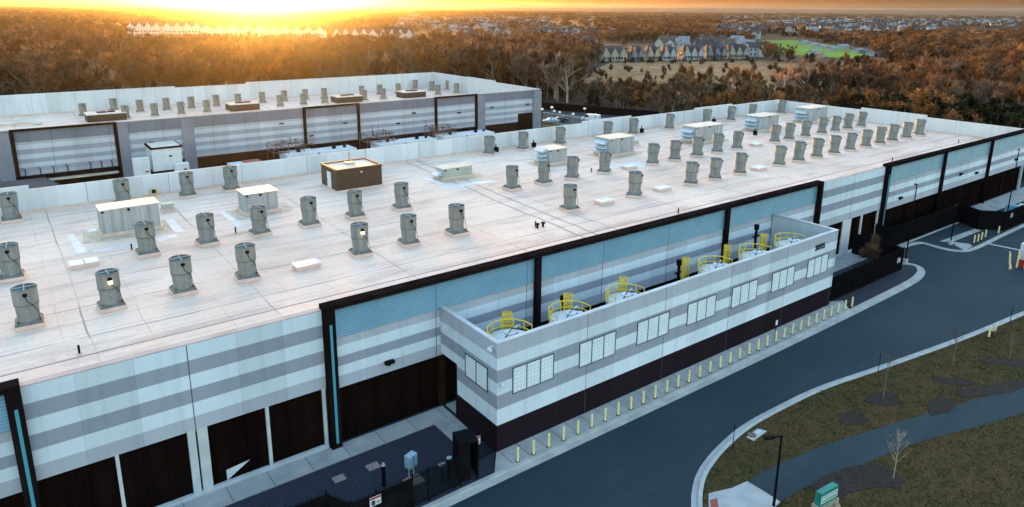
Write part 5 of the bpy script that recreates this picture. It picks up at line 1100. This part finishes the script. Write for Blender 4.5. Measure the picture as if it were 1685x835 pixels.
# ------------------------------------------------------------------ houses
def house_mesh(w, dp, h, rh, wall, roof, seed):
    r = random.Random(seed); b = MB(); hw, hd = w/2, dp/2
    b.add([(-hw, -hd, 0), (hw, -hd, 0), (hw, hd, 0), (-hw, hd, 0), (-hw, -hd, h), (hw, -hd, h), (hw, hd, h), (-hw, hd, h), (-hw, 0, h+rh), (hw, 0, h+rh)], [(0, 1, 5, 4), (1, 2, 6, 9, 5), (2, 3, 7, 6), (3, 0, 4, 8, 7)], wall)
    e = .5; b.add([(-hw-e, -hd-e, h-.25), (hw+e, -hd-e, h-.25), (hw+e, 0, h+rh+.1), (-hw-e, 0, h+rh+.1), (-hw-e, hd+e, h-.25), (hw+e, hd+e, h-.25)], [(0, 1, 2, 3), (3, 2, 5, 4)], roof)
    gx = r.uniform(-.25, .25)*w; gw = w*.22; b.add([(gx-gw, -hd-1.4, 0), (gx+gw, -hd-1.4, 0), (gx+gw, -hd-1.4, h), (gx-gw, -hd-1.4, h), (gx, -hd-1.4, h+rh*.62), (gx-gw, -hd+.01, 0), (gx+gw, -hd+.01, 0), (gx+gw, -hd+.01, h), (gx-gw, -hd+.01, h)], [(0, 1, 2, 4, 3), (1, 6, 7, 2), (5, 0, 3, 8)], wall)
    b.add([(gx-gw-.4, -hd-1.8, h-.25), (gx, -hd-1.8, h+rh*.66), (gx, 0, h+rh*.66), (gx-gw-.4, 0, h-.25), (gx+gw+.4, -hd-1.8, h-.25), (gx+gw+.4, 0, h-.25)], [(0, 1, 2, 3), (1, 4, 5, 2)], roof)
    for z in (1.0, 3.9):
        if z+1.5 > h: continue
        for xx in np.arange(-hw+1.3, hw-1, 2.6):
            yy = -hd-1.43 if abs(xx-gx) < gw-.6 else -hd-.03
            if abs(abs(xx-gx)-gw) < .7: continue
            b.box(xx-.5, xx+.5, yy, yy+.03, z, z+1.4, 'house_window')
    b.box(hw*.5, hw*.5+.8, .3, 1.2, h, h+rh+.6, 'house_brick')
    return b
HP = []
for i, (w, dp, h, rh, wl, rf) in enumerate([(13, 9, 6, 3.4, 'house_white', 'roof_tile'), (12, 10, 6, 3.8, 'house_cream', 'roof_tile'), (14, 9, 5.8, 3.2, 'house_grey', 'roof_tile'), (12, 9, 6, 3.6, 'house_brick', 'roof_tile'), (15, 10, 6, 3.6, 'house_white', 'roof_brown'), (11, 8, 6, 3, 'house_white', 'roof_pale')]):
    HP.append(house_mesh(w, dp, h, rh, wl, rf, i))
hprot = [b.build('house') for b in HP]; hused = [0]*len(hprot)
HL = ['white walled house with dark roof', 'cream walled house with dark roof', 'grey walled house with dark roof', 'brick house with dark roof', 'white walled house with brown roof', 'white house with pale roof']
rows_h = []
def row(v, u0, u1, step=17, p=.85, w=None):
    dd = 30*1150/(v-14.0); st = step*1150/dd/1.0; u = u0
    while u < u1:
        if rnd.random() < p: rows_h.append((u+rnd.uniform(-.2, .2)*st, v+rnd.uniform(-.3, .3)*(v-14)/22, dd))
        u += st
for v in (68, 61, 55.5, 51, 47.5, 44.5, 42, 39.7, 37.7, 36, 34.4): row(v, 1300 if v < 56 else 1372, (1525 if v > 60 else 1560) if v > 46 else 1690, 15, .9)
for v in (64, 58, 53, 49): row(v, 1183, 1262, 16, .85)
for v in (62, 57, 52, 47.5, 44, 40, 36.5): row(v, 745 if v > 50 else 660, 905, 15, .72)
for v in (82, 72): row(v, 690+(v-70), 905, 21, .42)
for v in (86, 78, 70): row(v, 925, 1000, 19, .6)
for v in (60, 57): row(v, 900, 1020, 17, .8)
for v in (92, 86, 80.5, 76): row(v, 1165-(92-v)*.5, 1243, 14, 1)
for v in (84, 78): row(v, 1096, 1150, 13, 1)
for v in (27, 25.5): row(v, 0, 32, 22, .8); row(v, 86, 150, 26, .7)
for v in (31.5, 29.6, 28): row(v, 700, 1690, 34, .45)
for v in (58, 55): row(v, 1590, 1690, 18, .6)
rows_h.sort(key=lambda q: q[2]); rest = []
for i, (u, v, dd) in enumerate(rows_h):
    p = P(u, v, 2, 0); k = rnd.randrange(6) if rnd.random() > .35 else rnd.choice((0, 5)); az = math.atan2(p[1], p[0])
    rz = az-PI/2+rnd.choice((-.5, -.25, .1, .35, .6, 1.3))
    if i < 290:
        where = 'left' if u < 500 else 'near the centre top' if u < 950 else 'around the townhouses' if u < 1270 else 'in the upper right estate'
        zl = f'{HL[k]}, one of many {where}' if where != 'left' else f'{HL[k]}, tiny on the left horizon'; grp = f'houses {where}'
        src = hprot[k]
        if not hused[k]: o = src; hused[k] = 1
        else: o = src.copy(); COL.objects.link(o)
        o.location = tuple(map(float, p)); o.rotation_euler = (0, 0, rz); tag(o, zl, 'house', grp)
    else: rest.append((p, rz, k))
b = MB()
for p, rz, k in rest:
    hb = HP[k]; c, s = math.cos(rz), math.sin(rz); off = len(b.v); b.v += [(p[0]+x*c-y*s, p[1]+x*s+y*c, z) for x, y, z in hb.v]; b.f += [tuple(i+off for i in f) for f in hb.f]
    for m_ in hb.m: b.m.append(b.mi(hb.ml[m_]))
if rest: o = b.build('far_houses'); tag(o, kind='stuff')
print('HOUSES', len(rows_h))
# townhouse rows with parts
def townhouse(u0, u1, v, h, rh, wl, lab, n=3, roof='roof_tile', tilt=0):
    a, c = P(u0, v, 2, 0), P(u1, v, 2, 0); L = math.hypot(c[0]-a[0], c[1]-a[1]); rz = math.atan2(c[1]-a[1], c[0]-a[0])+tilt
    t = empty('townhouse_row', lab, 'townhouses', ((a[0]+c[0])/2, (a[1]+c[1])/2, 0), rz, 'townhouse rows beyond the meadow'); D = 11
    MB().box(-L/2, L/2, 0, D, 0, h).build('wall', wl, t); rb = MB(); e = .5
    rb.add([(-L/2-e, -e, h), (L/2+e, -e, h), (L/2-2, D/2, h+rh), (-L/2+2, D/2, h+rh), (-L/2-e, D+e, h), (L/2+e, D+e, h)], [(0, 1, 2, 3), (3, 2, 5, 4), (1, 5, 2), (4, 0, 3)]); ro = rb.build('roof', roof, t)
    for k in range(n):
        x = -L/2+L*(k+.5)/n; gw = min(4.5 if h > 8 else 3.0, L/n*.36); gb = MB()
        gb.add([(x-gw, -1.2, 0), (x+gw, -1.2, 0), (x+gw, -1.2, h), (x-gw, -1.2, h), (x, -1.2, h+rh*.75), (x-gw, .01, 0), (x+gw, .01, 0), (x+gw, .01, h), (x-gw, .01, h)], [(0, 1, 2, 4, 3), (1, 6, 7, 2), (5, 0, 3, 8)]); gb.build('gable', wl, t)
        gb = MB(); gb.add([(x-gw-.4, -1.6, h-.3), (x, -1.6, h+rh*.8), (x, D*.45, h+rh*.8), (x-gw-.4, 0, h-.3), (x+gw+.4, -1.6, h-.3), (x+gw+.4, 0, h-.3)], [(0, 1, 2, 3), (1, 4, 5, 2)]); gb.build('dormer_roof', roof, ro)
        for z in (1.0, 4.0, 6.8):
            if z+1.4 > h: continue
            for dx in (-gw*.5, gw*.5): MB().box(x+dx-.55, x+dx+.55, -1.26, -1.2, z, z+1.5).build('window', 'house_window', t)
    xs_ = [-L/2+L*k/n for k in range(1, n)]
    for x in xs_:
        for z in (1.0, 4.0, 6.8):
            if z+1.4 < h: MB().box(x-.6, x+.6, -.06, 0, z, z+1.5).build('window', 'house_window', t)
for i, (u0, u1, v, wl) in enumerate([(990, 1032, 101, 'house_cream'), (1038, 1060, 101, 'house_grey'), (1064, 1086, 100, 'house_cream'), (1090, 1112, 100, 'house_white'), (1124, 1158, 99, 'house_white'), (1162, 1196, 98, 'house_grey'), (1198, 1232, 97, 'house_cream')]):
    townhouse(u0, u1, v, 4.8, 4.2, wl, f'townhouse row with front gables facing the dry meadow, {ORD[i]} from the left', 2 if u1-u0 < 25 else 3)
for i, (u0, u1, v, hh) in enumerate([(211, 268, 66, 12), (270, 335, 66.5, 12), (332, 440, 72, 12), (443, 537, 74.5, 11.5), (548, 622, 79.5, 11), (625, 681, 84, 12)]):
    townhouse(u0, u1, v, hh, 4.5, 'apart_white', f'pale gabled apartment block in the wood below the sun, {ORD[i]} from the left', 5 if u1-u0 > 70 else 4, 'roof_brown')
for i, (u, v, w) in enumerate([(1322, 72, 9), (1335, 76, 11), (1352, 80, 12), (1338, 90, 8), (1368, 84, 9), (1412, 87, 10), (1385, 80, 14), (1345, 95, 7), (1440, 92, 16)]):
    p = P(u, v, 2, 0); b = MB(); b.box(-w/2, w/2, -3, 3, 0, 2.2, 'house_white'); b.add([(-w/2-.3, -3.3, 2.2), (w/2+.3, -3.3, 2.2), (w/2+.3, 0, 3.4), (-w/2-.3, 0, 3.4), (-w/2-.3, 3.3, 2.2), (w/2+.3, 3.3, 2.2)], [(0, 1, 2, 3), (3, 2, 5, 4), (0, 3, 4), (1, 5, 2)], 'roof_pale')
    tag(b.build('shelter', loc=tuple(map(float, p))), f'low white roofed shelter beside the bright green field, {ORD[i]} of nine', 'shelter')
# long low warehouse roofs on the horizon
for i, (u0, u1, v) in enumerate([(755, 800, 33.5), (815, 862, 34.5), (1270, 1302, 39), (668, 690, 29)]):
    a, c = P(u0, v, 2, 0), P(u1, v, 2, 0); L = math.hypot(c[0]-a[0], c[1]-a[1]); b = MB(); b.box(-L/2, L/2, 0, 25, 0, 7, 'house_white'); b.box(-L/2-.5, L/2+.5, -.5, 25.5, 7, 7.5, 'roof_pale')
    o = b.build('distant_building', loc=((a[0]+c[0])/2, (a[1]+c[1])/2, 0)); o.rotation_euler.z = math.atan2(c[1]-a[1], c[0]-a[0]); tag(o, f'long low pale building near the horizon, {ORD[[1,2,3,0][i]]} from the left', 'distant building')
# hills
def ridge(name, D, hs, dep, mt, seed):
    r = random.Random(seed); ph = [r.uniform(0, 6.28) for _ in range(8)]; n = 160; V = []; Fc = []
    for k in range(n):
        az = YAW-R(48)+R(96)*k/(n-1); s = sum(math.sin(az*f_+ph[j])/(j+1.5) for j, f_ in enumerate((7, 13, 22, 41, 77, 130, 260, 400)))
        hh = max(8, hs[0]+(hs[1]-hs[0])*(.5+.32*s))
        for q, z in ((-dep, -1), (-dep*.45, hh*.55), (0, hh), (dep, -1)): V.append(((D+q)*math.cos(az), (D+q)*math.sin(az), z))
    for k in range(n-1):
        for j in range(3): Fc.append((4*k+j, 4*k+j+1, 4*k+4+j+1, 4*k+4+j))
    b = MB(); b.add(V, Fc); o = b.build(name, mt, smooth=True); tag(o, kind='structure')
ridge('hills', 11200, (62, 104), 900, 'hill', 2); ridge('hills', 8200, (36, 54), 700, 'wooded_hill', 5); ridge('hills', 6950, (26, 36), 500, 'wooded_hill', 9)
# ------------------------------------------------------------------ haze, sky, sun
HAZE = 2.8e-5
if HAZE:
    M = bpy.data.materials.new('haze_air'); M.use_nodes = True; nt = M.node_tree; nt.nodes.remove(nt.nodes['Principled BSDF'])
    v = nt.nodes.new('ShaderNodeVolumePrincipled'); v.inputs['Color'].default_value = (.86, .84, .88, 1); v.inputs['Density'].default_value = HAZE; v.inputs['Anisotropy'].default_value = .93
    nt.links.new(v.outputs[0], nt.nodes['Material Output'].inputs['Volume']); MATS['haze_air'] = M
    o = MB().box(-13000, 13000, -13000, 13000, -2, 135).build('haze', 'haze_air'); tag(o, kind='stuff')
SUN_EL = 2.4
sd = AF+(425-842.5)/F*AR-(0-CY)/F*AU; SUN_AZ = math.atan2(sd[1], sd[0])
w = bpy.data.worlds.new('World'); SC.world = w; w.use_nodes = True; nt = w.node_tree; bg = nt.nodes['Background']
sky = nt.nodes.new('ShaderNodeTexSky'); sky.sky_type = 'NISHITA'; sky.sun_disc = False; sky.sun_elevation = R(SUN_EL); sky.sun_rotation = PI/2-SUN_AZ
sky.altitude = 50; sky.air_density = 1.3; sky.dust_density = 2.0; sky.ozone_density = 1.9
# thin streaks of cloud low over the horizon
tc = nt.nodes.new('ShaderNodeTexCoord'); mp = nt.nodes.new('ShaderNodeMapping'); mp.inputs['Scale'].default_value = (2.2, 2.2, 60); n = nt.nodes.new('ShaderNodeTexNoise'); n.inputs['Scale'].default_value = 3; n.inputs['Detail'].default_value = 6
nt.links.new(tc.outputs['Generated'], mp.inputs[0]); nt.links.new(mp.outputs[0], n.inputs['Vector'])
mr = nt.nodes.new('ShaderNodeMapRange'); mr.inputs[1].default_value = .48; mr.inputs[2].default_value = .7; mr.inputs[3].default_value = 1.0; mr.inputs[4].default_value = .8
nt.links.new(n.outputs['Fac'], mr.inputs[0]); vm = nt.nodes.new('ShaderNodeVectorMath'); vm.operation = 'SCALE'; nt.links.new(sky.outputs[0], vm.inputs[0]); nt.links.new(mr.outputs[0], vm.inputs[3])
# golden tint added to dim the too bright sky just over the horizon
sx = nt.nodes.new('ShaderNodeSeparateXYZ'); nt.links.new(tc.outputs['Generated'], sx.inputs[0])
hb = nt.nodes.new('ShaderNodeMapRange'); hb.interpolation_type = 'SMOOTHSTEP'; hb.inputs[1].default_value = .01; hb.inputs[2].default_value = .13; nt.links.new(sx.outputs[2], hb.inputs[0])
mb = nt.nodes.new('ShaderNodeMix'); mb.data_type = 'RGBA'; mb.inputs[6].default_value = (.13, .098, .026, 1); mb.inputs[7].default_value = (1, 1, 1, 1); nt.links.new(hb.outputs[0], mb.inputs[0])
vm2 = nt.nodes.new('ShaderNodeVectorMath'); vm2.operation = 'MULTIPLY'; nt.links.new(vm.outputs[0], vm2.inputs[0]); nt.links.new(mb.outputs[2], vm2.inputs[1])
nt.links.new(vm2.outputs[0], bg.inputs[0]); bg.inputs[1].default_value = .15
sl = bpy.data.lights.new('sun', 'SUN'); sl.energy = 1.25; sl.angle = R(4); sl.color = (1, .42, .055); so = bpy.data.objects.new('sun', sl); COL.objects.link(so)
dv = Vector((math.cos(SUN_AZ)*math.cos(R(SUN_EL)), math.sin(SUN_AZ)*math.cos(R(SUN_EL)), math.sin(R(SUN_EL)))); so.rotation_euler = dv.to_track_quat('Z', 'Y').to_euler(); so.location = (0, 0, 60)
SC.view_settings.view_transform = 'Standard'; SC.view_settings.look = 'None'; SC.view_settings.gamma = 1; SC.view_settings.exposure = 3.88
SC.cycles.use_denoising = True; SC.cycles.max_bounces = 6; SC.cycles.diffuse_bounces = 2; SC.cycles.volume_bounces = 0; SC.cycles.transparent_max_bounces = 8
bpy.data.orphans_purge(do_recursive=False) if False else None

for o in SC.objects:
    if o.parent is None and 'label' in o and not 4 <= len(str(o['label']).split()) <= 16: print('LABEL', len(o['label'].split()), o.name, o['label'])
